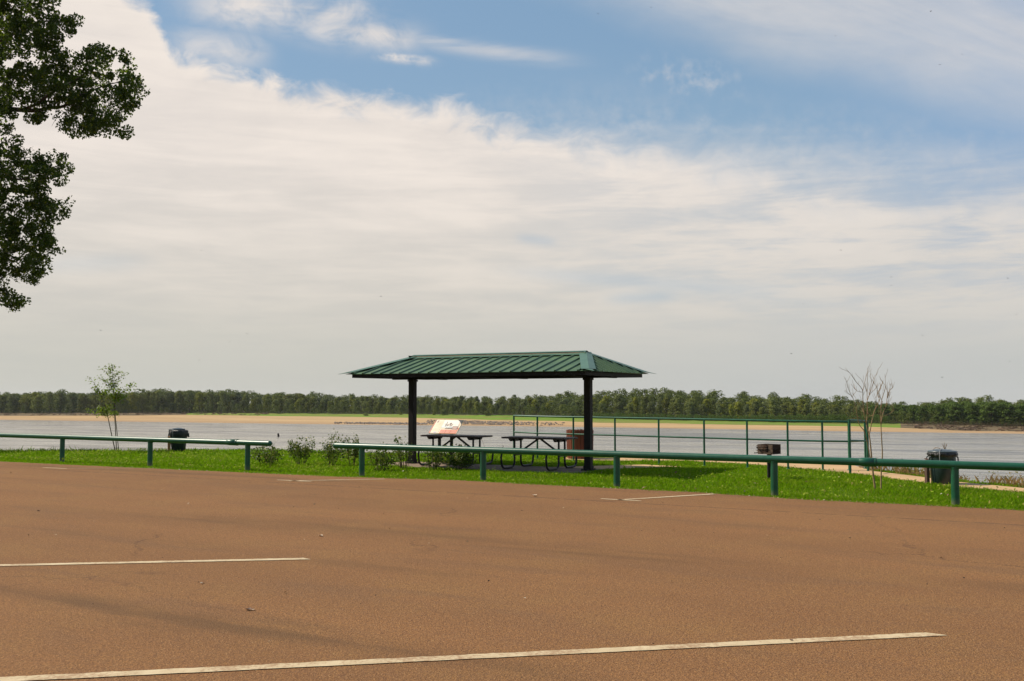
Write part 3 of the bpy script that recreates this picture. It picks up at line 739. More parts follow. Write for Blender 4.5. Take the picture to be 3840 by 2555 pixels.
def info_panel():
    d = 28.25; p = at(1673, 1600, d); t = thing('information_panel', 'tilted information panel in cream and orange on two dark posts behind the left table', 'sign', (p.x, p.y, GZ), ANG)
    w, y0, z0, y1, z1 = .93, -.195, .765, .195, 1.135
    O = Vector((-w / 2, y0, z0)); U = Vector((w, 0, 0)); Vv = Vector((0, y1 - y0, z1 - z0)); nrm = U.cross(Vv).normalized()
    cols_ = [flat_mat('panel_cream', (0.80, 0.69, 0.50)), flat_mat('panel_pale', (0.84, 0.80, 0.72)), flat_mat('panel_orange', (0.62, 0.115, 0.035)), flat_mat('panel_red', (0.30, 0.055, 0.028)),
             flat_mat('panel_ink', (0.06, 0.04, 0.04)), flat_mat('panel_photo', (0.30, 0.17, 0.15)), flat_mat('panel_blue', (0.55, 0.68, 0.70)), flat_mat('panel_tan', (0.74, 0.55, 0.30)), flat_mat('panel_violet', (0.30, 0.32, 0.62)), flat_mat('panel_rose', (.72, .47, .38))]
    mb = MB()
    mb.plate([O, O + U, O + U + Vv, O + Vv], .022, 0)
    lev = [0]
    def q(u0, v0, u1, v1, m, sk=0.0, l=1):
        h = nrm * (.0012 * l); mb.add([O + U * u0 + Vv * v0 + h, O + U * u1 + Vv * v0 + h, O + U * (u1 + sk) + Vv * v1 + h, O + U * (u0 + sk) + Vv * v1 + h], [(0, 1, 2, 3)], m)
    q(0, 0, .035, 1, 3); q(.0, .0, .02, .85, 2, .0, 2)
    q(.33, .5, .93, .97, 1); q(.06, .33, .34, .76, 7, 0, 1); q(.065, .335, .335, .755, 0, 0, 2)
    q(.37, .0, .985, .29, 2); q(.955, .27, 1.0, .42, 2); q(.37, .26, .985, .29, 9, 0, 2)
    for a in (.565, .745): q(a, .03, a + .012, .25, 3, 0, 2)
    for k in range(5): q(.40, .05 + k * .035, .55, .058 + k * .035, 9, 0, 2); q(.59, .05 + k * .035, .73, .058 + k * .035, 9, 0, 2); q(.77, .05 + k * .035, .95, .058 + k * .035, 9, 0, 2)
    q(.045, .03, .33, .30, 4); q(.052, .04, .322, .29, 0, 0, 2); q(.16, .05, .26, .10, 8, 0, 3)
    for k in range(4): q(.07, .15 + k * .03, .30, .157 + k * .03, 7, 0, 3)
    q(.08, .79, .13, .94, 4, .01); q(.095, .85, .115, .92, 9, 0, 2)
    for k in range(8): q(.17 if k > 5 else .075, .46 + k * .055, .33, .468 + k * .055, 7, 0, 3)
    q(.31, .37, .76, .50, 6, 0, 2); q(.31, .37, .70, .41, 7, .02, 3)
    rr = random.Random(5)
    for k in range(46):
        a = rr.gauss(.56, .10); b_ = .50 + abs(rr.gauss(0, .11)); s = rr.uniform(.006, .022)
        q(a, b_, a + s, b_ + rr.uniform(.03, .10), rr.choice((4, 4, 5, 7)), rr.uniform(-.03, .03), 4)
    for k in range(9): a = .50 + k * .026; q(a, .32, a + .016, .32 + rr.uniform(.06, .13), rr.choice((4, 5)), .01, 5)
    q(.74, .31, .945, .53, 4, 0, 5); q(.75, .33, .935, .51, 5, 0, 6); q(.78, .36, .90, .40, 9, 0, 7); q(.77, .45, .92, .47, 9, 0, 7)
    for k in range(3): q(.90, .60 + k * .1, .945, .64 + k * .1, 5 if k != 1 else 9, .01, 4)
    mb.build('panel', cols_, t)
    for s in (-1, 1):
        mb = MB(); mb.box((s * .205 - .02, .0, .455), (.075, .055, .95)); mb.box((s * .205 - .02, 0, .925), (.06, .30, .03), Matrix.Rotation(math.atan2(z1 - z0, y1 - y0), 3, 'X'))
        mb.build('post', M_dark, t)
info_panel()

# ------------------------------------------------------------- barbecue
def grill():
    p = on(2886, 1797, GZ); t = thing('park_grill', 'rusty pedestal barbecue grill standing on the lawn right of the shelter', 'grill', p, R(47))
    zb, zt = .545, .755; w, dp = .36, .36
    mb = MB(); mb.box((0, 0, .26), (.085, .085, .56), Matrix.Rotation(R(-47), 3, 'Z'), bev=.006); mb.build('pedestal', M_dark, t)
    # local -y faces right-front (open mouth), local -x... is turned to the left-front
    mb = MB(); mb.box((0, 0, zb + .006), (w, dp, .012)); mb.box((w / 2 - .004, 0, (zb + zt) / 2), (.008, dp, zt - zb)); mb.box((0, dp / 2 - .004, (zb + zt) / 2), (w, .008, zt - zb))
    mb.build('firebox', M_soot, t)
    mb = MB(); x = -w / 2
    mb.box((x, -.13, (zb + zt) / 2), (.010, .10, zt - zb)); mb.box((x, .085, (zb + zt) / 2), (.010, .19, zt - zb)); 
    mb.box((x, -.045, zt - .008), (.010, .075, .016)); mb.box((x, -.045, zb + .02), (.010, .075, .04))
    for k in range(3): mb.box((x, -.03, zb + .075 + k * .045), (.010, .05, .018))
    for k in range(4): mb.box((x, .19, zb + .03 + k * .05), (.010, .03, .02))
    mb.build('side_plate', M_rust, t)
    mb = MB(); mb.tube([(x - .03, .2, zt - .06), (x - .03, .02, zt - .06), (x - .03, -.06, zt - .05)], .007, 6)
    mb.tube([(x - .03, .18, zt - .07), (x - .05, .12, zb + .09), (x - .05, .05, zb + .05), (x - .05, -.02, zb + .05), (x - .05, -.09, zb + .07), (x - .04, -.07, zt - .09), (x - .03, -.04, zt - .05)], .008, 6)
    mb.tube([(x - .01, .20, zb + .02), (x - .01, .26, zb + .02)], .010, 6)
    mb.build('grate_handle', M_soot, t)
    mb = MB()
    for k in range(9): mb.tube([(-.15, -.16 + k * .035, zb + .11), (.17, -.16 + k * .035, zb + .11)], .005, 6)
    mb.build('grate', M_soot, t)
grill()

# ----------------------------------------------------------------- barrels
def barrel(label, px, py, rim_r, bot_r, Hh, body, lidmat, kind, post):
    p = on(px, py, GZ); p.z = H1(p.x, p.y)
    if kind == 'big': p = at(px, 1690, 31.8); p.z = H1(p.x, p.y)
    t = thing('trash_barrel', label, 'trash barrel', p, 0, 'plastic trash barrels')
    mb = MB()
    prof = [(0, .0), (bot_r * .92, .0), (bot_r, .02), (bot_r + (rim_r - bot_r) * .45, Hh * .5), (rim_r * .93, Hh * .86), (rim_r * .935, Hh * .9), (rim_r * .99, Hh * .92), (rim_r, Hh * .96), (rim_r * .97, Hh), (rim_r * .9, Hh), (rim_r * .9, Hh * .9)]
    mb.lathe(prof, 36)
    for k in range(4):
        a = R(20 + k * 90); 
        for da in (-.10, .10):
            c, s = math.cos(a + da), math.sin(a + da)
            mb.bar((c * (bot_r + .004), s * (bot_r + .004), .03), (c * rim_r * .94, s * rim_r * .94, Hh * .80), .012, .018)
    mb.build('body', body, t)
    for s in (-1, 1):
        mb = MB(); a = R(180 if s < 0 else 8); c = Vector((math.cos(a), math.sin(a), 0)); tn = Vector((-c.y, c.x, 0))
        r0 = rim_r * .93; z = Hh * .9
        mb.tube([c * r0 + tn * .07 + Vector((0, 0, z)), c * (r0 + .045) + tn * .065 + Vector((0, 0, z - .03)), c * (r0 + .055) + tn * .06 + Vector((0, 0, z - .13)), c * (r0 + .055) - tn * .06 + Vector((0, 0, z - .13)), c * (r0 + .045) - tn * .065 + Vector((0, 0, z - .03)), c * r0 - tn * .07 + Vector((0, 0, z))], .014, 8)
        mb.build('handle', body, t)
    drop = .20 if kind == 'big' else .07
    mb = MB(); pr = [(rim_r * .95, Hh + .012), (rim_r + .012, Hh + .01), (rim_r + .022, Hh - .02), (rim_r + .018, Hh - drop * .6), (rim_r * .99, Hh - drop)]
    mb.lathe(pr, 60, wob=lambda i, t_: (.010 * math.sin(t_ * 9 + i) + .007 * math.sin(t_ * 23 + 2 * i)) * (i > 1)); 
    mb.build('bag', M_bag, t)
    mb = MB(); lp = [(rim_r * 1.01, Hh + .0), (rim_r * 1.05, Hh + .015), (rim_r * 1.04, Hh + .035), (rim_r * .9, Hh + .045), (rim_r * .8, Hh + .04), (rim_r * .62, Hh + .062), (rim_r * .3, Hh + .07), (0, Hh + .072)]
    mb.lathe(lp, 36); o = mb.build('lid', lidmat, t)
    if kind == 'big': o.rotation_euler = (0, R(-1.5), 0); o.scale = (.9, .9, 1); o.location = (-.04, 0, .012)
    mb = MB(); hd = Vector((-.55, -.83, 0)) if kind != 'big' else Vector((-.30, -.95, 0)); r2 = rim_r + .035
    pts = [Vector((0, 0, Hh + .09)), hd * r2 * .8 + Vector((0, 0, Hh + .06)), hd * r2 * 1.03 + Vector((0, 0, Hh + .01)), hd * (r2 - .005) + Vector((0, 0, Hh * .72)), hd * (bot_r + .05) + Vector((0, 0, Hh * .55))]
    mb.tube(pts, .006, 6); mb.build('strap', M_strap, t)
    if post:
        q = Vector((p.x + post[0], p.y + post[1], 0)); tp = thing('wooden_post', post[4], 'post', (q.x, q.y, H1(q.x, q.y)), R(post[5]), 'posts the trash barrels are tied to')
        mb = MB(); h = post[3]
        w = post[2]; mb.box((0, 0, h / 2 - .05), (w, w, h + .1), bev=.006); mb.plate([(-w / 2, -w / 2, h), (w / 2, -w / 2, h), (w / 2, w / 2, h + .03), (-w / 2, w / 2, h + .03)], .006)
        mb.build('timber', post[6], tp)
    return t
barrel('grey green plastic trash barrel with a black bag, standing by the footpath at right', 3537, 1817, .272, .225, .645, M_bin, M_lid, 'small', (-.315, .02, .075, .50, 'dark wooden post behind the grey green barrel at right', 20, M_wood2))
barrel('dark green trash barrel with a large black bag on the left lawn near the water', 669, 1690, .272, .19, .72, M_bin2, M_lid, 'big', (-.25, -.14, .085, .52, 'orange brown wooden post beside the dark green barrel at left', 25, M_wood))

# ---------------------------------------------------------- lookout railing
def railing():
    tab = [(1927, 29.3), (2015, 28.5), (2150, 27.8), (2306, 27.1), (2470, 26.4), (2640, 25.7), (2801, 25.1), (2953, 24.6), (3083, 24.3), (3182, 24.25), (3243, 24.7)]
    def topz(px): return np.interp(px, [1927, 2640, 3243], [1.055, 1.03, 1.00])
    pts = [Vector((ray(px, 1600)[0] * d, d, 0)) for px, d in tab]; O = pts[0].copy(); O.z = GZ + .02
    t = thing('lookout_railing', 'green pipe railing with ten bays curving along the riverside path', 'railing', O, 0, 'green pipe railings at the lookout')
    T = [p - O + Vector((0, 0, GZ + .02)) for p in pts]
    tops = [Vector((p.x, p.y, topz(px))) - O for p, (px, d) in zip(pts, tab)]; mids = [Vector((p.x, p.y, topz(px) - .475)) - O for p, (px, d) in zip(pts, tab)]
    for p, q in zip(pts, tops):
        mb = MB(); b = Vector((q.x, q.y, 0)); mb.tube([b + Vector((0, 0, -.06)), q], .026, 12); mb.lathe([(.055, .0), (.055, .012), (.028, .016)], 12, c=b); mb.build('post', M_green2, t)
    mb = MB(); 
    mb.tube(tops, .026, 12)
    mb.build('top_rail', M_green2, t); mb = MB(); mb.tube(mids, .022, 12); mb.build('middle_rail', M_green2, t)
    a = at(3188, 1755, 23.2); a.z = GZ + .02; b = Vector((ray(3252, 1600)[0] * 23.9, 23.9, GZ + .02))
    t2 = thing('lookout_railing', 'short two-post end of green pipe railing by the bare saplings', 'railing', a, 0, 'green pipe railings at the lookout')
    r = b - a; h1, h2 = zat(1573, a.y) - a.z, zat(1577, b.y) - a.z
    for q, h in ((Vector((0, 0, 0)), h1), (r, h2)):
        mb = MB(); mb.tube([q + Vector((0, 0, -.05)), q + Vector((0, 0, h))], .030, 12); mb.build('post', M_green2, t2)
    mb = MB(); mb.tube([Vector((0, 0, h1 - .02)), r + Vector((0, 0, h2 - .02))], .024, 12); mb.build('top_rail', M_green2, t2)
    mb = MB(); mb.tube([Vector((0, 0, h1 - .49)), r + Vector((0, 0, h2 - .49))], .022, 12); mb.build('middle_rail', M_green2, t2)
railing()

# ------------------------------------------------- plants with traced stems
def stems_obj(name, stems, base, m, parent, n=6):
    mb = MB()
    for pts, r0, r1 in stems:
        k = len(pts); mb.tube([p - base for p in pts], [r0 + (r1 - r0) * i / (k - 1) for i in range(k)], n)
    return mb.build(name, m, parent)
def curve_pts(ps, sub=3):
    out = []
    for i in range(len(ps) - 1):
        p0 = ps[max(i - 1, 0)]; p1 = ps[i]; p2 = ps[i + 1]; p3 = ps[min(i + 2, len(ps) - 1)]
        for k in range(sub):
            t = k / sub; out.append(.5 * ((2 * p1) + (p2 - p0) * t + (2 * p0 - 5 * p1 + 4 * p2 - p3) * t * t + (3 * p1 - p0 - 3 * p2 + p3) * t ** 3))
    out.append(ps[-1]); return out
def traced(px_list, Y, f, r0, r1, dep):
    """a stem through photo positions, wandering in depth as well"""
    d0 = dep[0]; d1 = dep[1]; k = len(px_list)
    ps = [at(*f(*p), Y + d0 + (d1 - d0) * i / (k - 1)) for i, p in enumerate(px_list)]
    return (curve_pts(ps), r0, r1)
def bare_sapling(label, stems, base_px, Yb, f):
    base = at(*f(*base_px), Yb); base.z = H1(base.x, base.y)
    t = thing('bare_sapling', label, 'sapling', base, 0, 'leafless saplings on the lawn at right'); S = []
    for k, (pl, r0, r1, d0, d1) in enumerate(stems): S.append(traced(pl, Yb, f, r0 * 1.05, r1 * 1.15, (d0, d1)))
    trunk = [s for s in S if s[1] > .013]; limbs = [s for s in S if s[1] <= .013]
    if trunk:
        p0 = trunk[0][0][0]; trunk[0] = ([Vector((p0.x, p0.y, base.z - .03))] + trunk[0][0], trunk[0][1], trunk[0][2])
    stems_obj('trunk', trunk, base, M_twig, t)
    tw = []
    for pts, r0, r1 in limbs + trunk:
        k = len(pts)
        for i in range(k // 2 if r0 > .013 else k // 4, k):
            if random.random() < .62:
                p = pts[i]; d = (pts[min(i + 1, k - 1)] - pts[i - 1]).normalized(); q = (d + Vector((random.uniform(-.8, .8), random.uniform(-.8, .8), random.uniform(-.1, .5)))).normalized(); l = random.uniform(.05, .17)
                tw.append(([p, p + q * l * .5, p + q * l + Vector((0, 0, .02))], 0.0033, .0017))
    stems_obj('branches', limbs + tw, base, M_twig, t, 5)
    return t
f6 = lambda x, y: (3100 + x / 3.1375, 1360 + y / 3.1375)
bare_sapling('taller leafless sapling with forked tan stems, left of the pair beside the railing', [
    ([(565, 1445), (545, 1300), (530, 1150), (518, 1000), (500, 850), (470, 735), (480, 560), (475, 350), (482, 80)], .020, .003, 0, .05),
    ([(540, 1250), (510, 1130), (480, 950), (440, 800)], .012, .007, 0, -.1),
    ([(500, 860), (530, 700), (560, 580), (612, 460), (620, 330), (640, 265)], .010, .002, 0, .25),
    ([(470, 735), (440, 600), (425, 430), (420, 320), (340, 220), (270, 120), (202, 85)], .010, .002, 0, -.3),
    ([(440, 800), (380, 720), (350, 560), (310, 420), (215, 325)], .008, .002, -.1, -.35),
    ([(440, 700), (370, 640), (320, 590), (315, 540)], .007, .003, 0, -.2),
    ([(480, 440), (515, 340), (560, 200), (604, 85)], .007, .002, 0, .2), ([(425, 330), (460, 180), (482, 110)], .006, .002, 0, .1),
    ([(310, 420), (255, 310), (226, 205)], .005, .002, -.3, -.4), ([(475, 350), (440, 260), (400, 190)], .005, .002, 0, -.1), ([(490, 400), (530, 350), (580, 300), (578, 240)], .005, .0018, 0, .2),
    ([(500, 380), (525, 230), (512, 130)], .005, .002, 0, .1), ([(445, 600), (410, 540), (330, 400)], .005, .002, 0, .2), ([(300, 400), (350, 330), (330, 310)], .004, .0015, -.3, -.2),
    ([(420, 350), (350, 330), (285, 250)], .005, .002, -.1, -.2), ([(310, 660), (280, 640), (252, 628)], .004, .002, -.2, -.3), ([(370, 640), (310, 660)], .004, .004, -.1, -.2), ([(560, 580), (530, 630), (500, 610)], .004, .002, .1, .2)], (565, 1450), 19.45, f6)
bare_sapling('slimmer leafless sapling with one thin stem, right of the pair', [
    ([(640, 1472), (641, 1300), (655, 1100), (650, 950), (640, 780), (640, 600), (650, 430), (690, 300), (685, 135)], .015, .002, 0, .1),
    ([(640, 700), (665, 590), (700, 500), (715, 390), (750, 320), (776, 290), (765, 240)], .008, .002, 0, .2), ([(640, 760), (615, 560), (580, 420), (640, 275)], .006, .002, 0, -.2),
    ([(655, 640), (740, 600), (792, 560), (770, 510)], .005, .002, 0, -.1), ([(715, 420), (740, 340), (750, 250)], .005, .002, .1, .1), ([(718, 385), (700, 290), (640, 210)], .005, .002, .1, .2),
    ([(640, 560), (620, 430), (600, 380), (650, 260)], .005, .002, 0, .15), ([(660, 470), (600, 330), (560, 240)], .004, .002, 0, -.1), ([(700, 510), (730, 430), (745, 350)], .004, .002, .1, .2)], (640, 1480), 19.1, f6)
def leafy_sapling():
    f = lambda x, y: (280 + x / 4.354, 1340 + y / 4.354); Y = 31.9; base = at(*f(682, 1520), Y); base.z = H1(base.x, base.y)
    t = thing('leafy_sapling', 'young tree with three thin stems and small yellow green leaves by the left river bank', 'sapling', base)
    main = [([(660, 1560), (650, 1480), (600, 1250), (560, 1060), (520, 880), (430, 620), (380, 530), (330, 440), (245, 330)], .018, .003, 0, -.4), ([(682, 1560), (680, 1480), (668, 1200), (652, 950), (645, 750), (638, 560), (620, 300), (603, 115)], .018, .003, 0, .1), ([(722, 1560), (713, 1480), (690, 1200), (668, 1000), (656, 760), (660, 640)], .015, .006, 0, .1)]
    br = [([(625, 440), (590, 350), (520, 250), (430, 185)], .1, .1), ([(638, 500), (700, 400), (760, 310), (855, 245)], .1, .3), ([(638, 540), (570, 450), (480, 380), (392, 328)], .1, -.2), ([(655, 660), (760, 580), (880, 510), (955, 440)], .1, .3), ([(655, 700), (590, 620), (510, 560), (470, 500)], 0, .3),
          ([(520, 880), (460, 850), (375, 830)], -.2, -.4), ([(525, 860), (560, 830), (600, 800)], -.2, 0), ([(530, 960), (470, 930), (400, 900), (290, 885), (175, 875)], -.1, -.4), ([(400, 560), (350, 540), (300, 530)], -.3, -.3), ([(620, 330), (680, 280), (735, 215)], .1, .2), ([(610, 260), (570, 200), (565, 140)], .1, 0), ([(612, 180), (650, 140)], .1, .1), ([(650, 720), (720, 700), (760, 730)], 0, -.2), ([(650, 930), (700, 905)], 0, -.2), ([(648, 930), (600, 915), (570, 905)], 0, .2),
          ([(445, 650), (500, 560), (560, 540)], -.2, -.1), ([(652, 640), (700, 590), (720, 500)], .1, -.3), ([(655, 680), (740, 640), (800, 640)], .1, -.1)]
    S = [traced(a, Y, f, r0, r1, (d0, d1)) for a, r0, r1, d0, d1 in main]; B = [traced(a, Y, f, .007, .002, (d0, d1)) for a, d0, d1 in br]
    stems_obj('trunk', S, base, M_twig2, t); stems_obj('branches', B, base, M_twig2, t, 5)
    cen = []
    for pts, r0, r1 in B + [(S[0][0][13:], 0, 0), (S[1][0][13:], 0, 0)]:
        k = len(pts)
        for i in range(1, k):
            for _ in range(8 + 8 * (pts[i].z > .9 and pts[i].z < 2.2 and pts[i].x > base.x - .5)):
                p = pts[i - 1].lerp(pts[i], random.random()); cen.append(tuple(p - base + Vector((random.gauss(0, .06), random.gauss(0, .08), random.gauss(.0, .045)))))
    cen = np.array(cen); nr = rng.normal(size=cen.shape) * .7 + np.array([-.3, -.2, 1.0])
    np_obj('foliage', leaf_quads(cen, nr, rng.uniform(.05, .085, len(cen)), .8), 4, L_sap, t)
leafy_sapling()

# shrubs behind the rail
def shrub_parts(seed, h, w, nst, nl):
    rs = np.random.default_rng(seed); mb = MB(); cen = []
    for k in range(nst):
        a = rs.uniform(0, 2 * math.pi); sp = abs(rs.normal(0, .5)) * w * .5 + .03; hh = h * (rs.uniform(.5, .9) if k > 2 else rs.uniform(.95, 1.1)); bx, by = math.cos(a) * .05, math.sin(a) * .05
        tip = Vector((math.cos(a) * sp * 1.1 + bx, math.sin(a) * sp * 1.1 + by, hh)); b = Vector((bx, by, -.03)); mid = b.lerp(tip, .5) + Vector((math.cos(a) * sp * .2, math.sin(a) * sp * .2, .03)); pts = curve_pts([b, mid, tip], 4)
        mb.tube(pts, [.006 - .0042 * i / 8 for i in range(9)], 5)
        for i in range(4, 9):
            for _ in range(nl):
                l = .028 + .035 * (1 - abs(i / 8 - .65)); cen.append(tuple(pts[i] + Vector(rs.normal(0, l, 3).tolist()))) if rs.random() < (.3 + .7 * min(1, i / 5)) else None
    return mb, np.array(cen)
bush = [(1005, 1752, 1683, 120), (1128, 1748, 1652, 86), (1243, 1751, 1650, 82), (1319, 1748, 1655, 66), (1425, 1772, 1690, 95), (1513, 1764, 1660, 72), (1624, 1767, 1688, 85), (1730, 1767, 1692, 100)]
blab = ['shrub at the left end of the row, under the rounded rail end', 'tall bushy shrub standing clear between the two rails', 'shrub with one tall sprig beside the start of the long rail', 'narrow shrub just behind the first post of the long rail',
        'broad shrub low down, right of the long rail\'s first post', 'thin open shrub before the left shelter post', 'shrub in front of the left end of the left picnic table', 'dense dark shrub at the right end of the row']
for k, ((px, yb, yt, w), lb) in enumerate(zip(bush, blab)):
    b = on(px, yb - 2, GZ); b.z = H1(b.x, b.y); sc = b.y / FPX; h = (yb - yt) * sc; ww = w * sc
    t = thing('shrub', lb, 'shrub', b, 0, 'small leafy shrubs in a row behind the rail'); mb, cen = shrub_parts(40 + k, h * 1.08, ww * .92, 18 + (k in (1, 7)) * 5, 8 + (k == 7) * 8 - (k == 5) * 3)
    mb.build('stems', M_twig2, t); keep = (np.abs(cen[:, 0]) < ww * .62) & (cen[:, 2] > .03); cen = cen[keep]
    nr = rng.normal(size=cen.shape) + np.array([-.2, -.2, .6]); np_obj('foliage', leaf_quads(cen, nr, rng.uniform(.036, .062, len(cen)), 1.0), 4, L_bush, t)

# -------------------------------------------------------- the big left tree
def inside(P, poly):
    x, y = P[:, 0], P[:, 1]; r = np.zeros(len(P), bool); n = len(poly)
    for i in range(n):
        x0, y0 = poly[i]; x1, y1 = poly[i - 1]
        c = ((y0 > y) != (y1 > y)) & (x < (x1 - x0) * (y - y0) / (y1 - y0 + 1e-9) + x0); r ^= c
    return r
def poly_dist(P, poly):
    b = np.full(len(P), 1e9); poly = np.asarray(poly, float)
    for i in range(len(poly)):
        a, c = poly[i - 1], poly[i]; d = c - a; t = np.clip(((P - a) @ d) / (d @ d), 0, 1); b = np.minimum(b, np.hypot(*(P - a - t[:, None] * d).T))
    return b
def big_tree():
    z4 = [(-900, -900), (330, -900), (300, -300), (290, 0), (262, 62), (340, 50), (392, 95), (385, 130), (350, 190), (300, 200), (330, 238), (430, 215), (470, 205), (540, 240), (600, 225), (622, 300), (672, 360), (702, 430), (695, 495), (640, 530), (600, 600), (640, 625), (560, 690), (500, 640),
          (430, 665), (350, 650), (300, 635), (235, 610), (262, 560), (292, 520), (228, 540), (215, 590), (150, 615), (118, 580), (72, 560), (95, 630), (140, 700), (190, 730), (240, 710), (282, 710), (337, 740), (340, 820), (300, 880), (250, 900), (232, 930), (330, 948), (345, 972), (320, 1030), (255, 1080),
          (242, 1112), (325, 1140), (300, 1200), (240, 1240), (240, 1292), (200, 1340), (140, 1360), (95, 1345), (28, 1310), (60, 1362), (100, 1400), (125, 1422), (100, 1480), (50, 1482), (0, 1512), (-60, 1560), (-300, 1500), (-700, 1300), (-900, 1000)]
    poly = [(x / 1.264, y / 1.264) for x, y in z4]; Yc = 40.0; s = Yc / FPX
    TR = Vector((-27.5, 41.0)); gz = H1(TR.x, TR.y)
    t = thing('cottonwood_tree', 'large dark leafy tree reaching into the picture at the left edge', 'tree', (TR.x, TR.y, gz)); base = Vector((TR.x, TR.y, gz))
    # clump centres: visible side follows the crown's outline, the rest fills a rounded crown round the trunk
    P = np.column_stack([rng.uniform(-560, 570, 9000), rng.uniform(-560, 1240, 9000)]); ins = inside(P, poly); P = P[ins]; d = poly_dist(P, poly)
    keep = d > rng.uniform(4, 24, len(P)); P, d = P[keep], d[keep]
    m = rng.random(len(P)) < np.where(P[:, 0] > -60, .60, .12); P, d = P[m], d[m]
    th = np.clip(d / 90, .25, 1) * np.clip(1.0 + (-P[:, 0]) / 250, 1.0, 3.2)
    dep = Yc + rng.uniform(-1, 1, len(P)) * 1.5 * th
    cl = np.array([tuple(at(px, py, dd)) for (px, py), dd in zip(P, dep)])
    q = rng.normal(size=(620, 3)); q = unit(q) * rng.uniform(.55, 1, (620, 1)) ** .6; q = q * np.array([6.8, 6.5, 7.2]) + np.array([TR.x - 1.0, TR.y, 10.5]); q = q[(q[:, 0] < -22.2) & (q[:, 2] > 3.6)]
    rad = np.concatenate([rng.uniform(.17, .34, len(cl)), rng.uniform(.5, .8, len(q))]); nl = np.concatenate([rng.integers(34, 64, len(cl)), rng.integers(60, 90, len(q))]); allc = np.vstack([cl, q])
    idx = np.repeat(np.arange(len(allc)), nl); off = rng.normal(size=(len(idx), 3)); off = unit(off) * rng.uniform(.2, 1, (len(idx), 1)) ** .5 * rad[idx][:, None] * np.array([1, 1, .85])
    cen = allc[idx] + off; nr = rng.normal(size=cen.shape) * .9 + np.array([-.35, .0, .55]); al = rng.normal(size=cen.shape) * .6 + np.array([.15, 0, -1])
    # keep the sky gaps and the open space below the branch
    a = cen[:, 0] / cen[:, 1] * FPX + 1920
    big = idx >= len(cl)
    size = np.where(big, rng.uniform(.14, .22, len(idx)), rng.uniform(.085, .145, len(idx)))
    np_obj('crown', leaf_quads(cen - np.array(base), nr, size, .95, .06, along=al), 4, L_big, t)
    f = lambda x, y: (x / 1.264, y / 1.264); mb = MB()
    mb.tube([Vector((0, 0, -.4)), Vector((.05, 0, .5)), Vector((.2, .1, 3)), Vector((-.1, .2, 7)), Vector((.3, 0, 11)), Vector((0, .2, 15))], [.62, .45, .38, .32, .2, .06], 14); mb.build('trunk', M_bark, t)
    L_ = []
    fork = at(*f(-300, 640), 40.6)
    def limb(pl, r0, r1, Y0, Y1, start=None):
        k = len(pl); ps = [at(*f(*p), Y0 + (Y1 - Y0) * i / (k - 1)) for i, p in enumerate(pl)]
        if start is not None: ps = [start] + ps
        L_.append((curve_pts(ps), r0, r1))
    limb([(-300, 640), (-60, 517), (60, 519), (170, 525), (230, 512), (300, 505), (355, 465), (405, 440), (520, 400), (620, 380)], .14, .012, 40.6, 40.0, Vector((TR.x, TR.y, gz + 5.5)))
    limb([(130, 512), (180, 490), (230, 450), (300, 410), (345, 388), (430, 330), (500, 290)], .07, .012, 40.0, 39.4)
    limb([(205, 482), (260, 480), (330, 480), (420, 500), (520, 540)], .03, .008, 40.0, 40.4)
    limb([(355, 465), (330, 520), (270, 560), (245, 600)], .018, .004, 40.0, 39.8); limb([(350, 560), (335, 600), (345, 640)], .012, .004, 40.0, 39.9)
    limb([(-500, 400), (-200, 300), (0, 200), (150, 120), (300, 90)], .12, .012, 41, 40.2, Vector((TR.x, TR.y, gz + 9)))
    limb([(-500, 900), (-200, 850), (0, 840), (120, 850), (250, 800)], .12, .012, 41, 40.0, Vector((TR.x, TR.y, gz + 3.5)))
    limb([(-400, 1050), (-150, 1000), (0, 1040), (120, 1100), (250, 1160)], .09, .01, 41, 39.8, Vector((TR.x, TR.y, gz + 3.2))); limb([(0, 1300), (20, 1350), (40, 1420), (60, 1470)], .02, .005, 40, 40)
    limb([(0, 200), (60, 100), (120, 20), (180, -60)], .05, .01, 40.2, 40.6)
    for k in range(7):
        a_ = k * 2 * math.pi / 7; L_.append((curve_pts([Vector((TR.x, TR.y, gz + 4 + k)), Vector((TR.x + 2.0 * math.cos(a_), TR.y + 2.4 * math.sin(a_), gz + 6.5 + k)), Vector((TR.x + 3.8 * math.cos(a_), TR.y + 4.6 * math.sin(a_), gz + 8 + k))]), .15, .03))
    stems_obj('branches', L_, base, M_bark, t, 8)
big_tree()

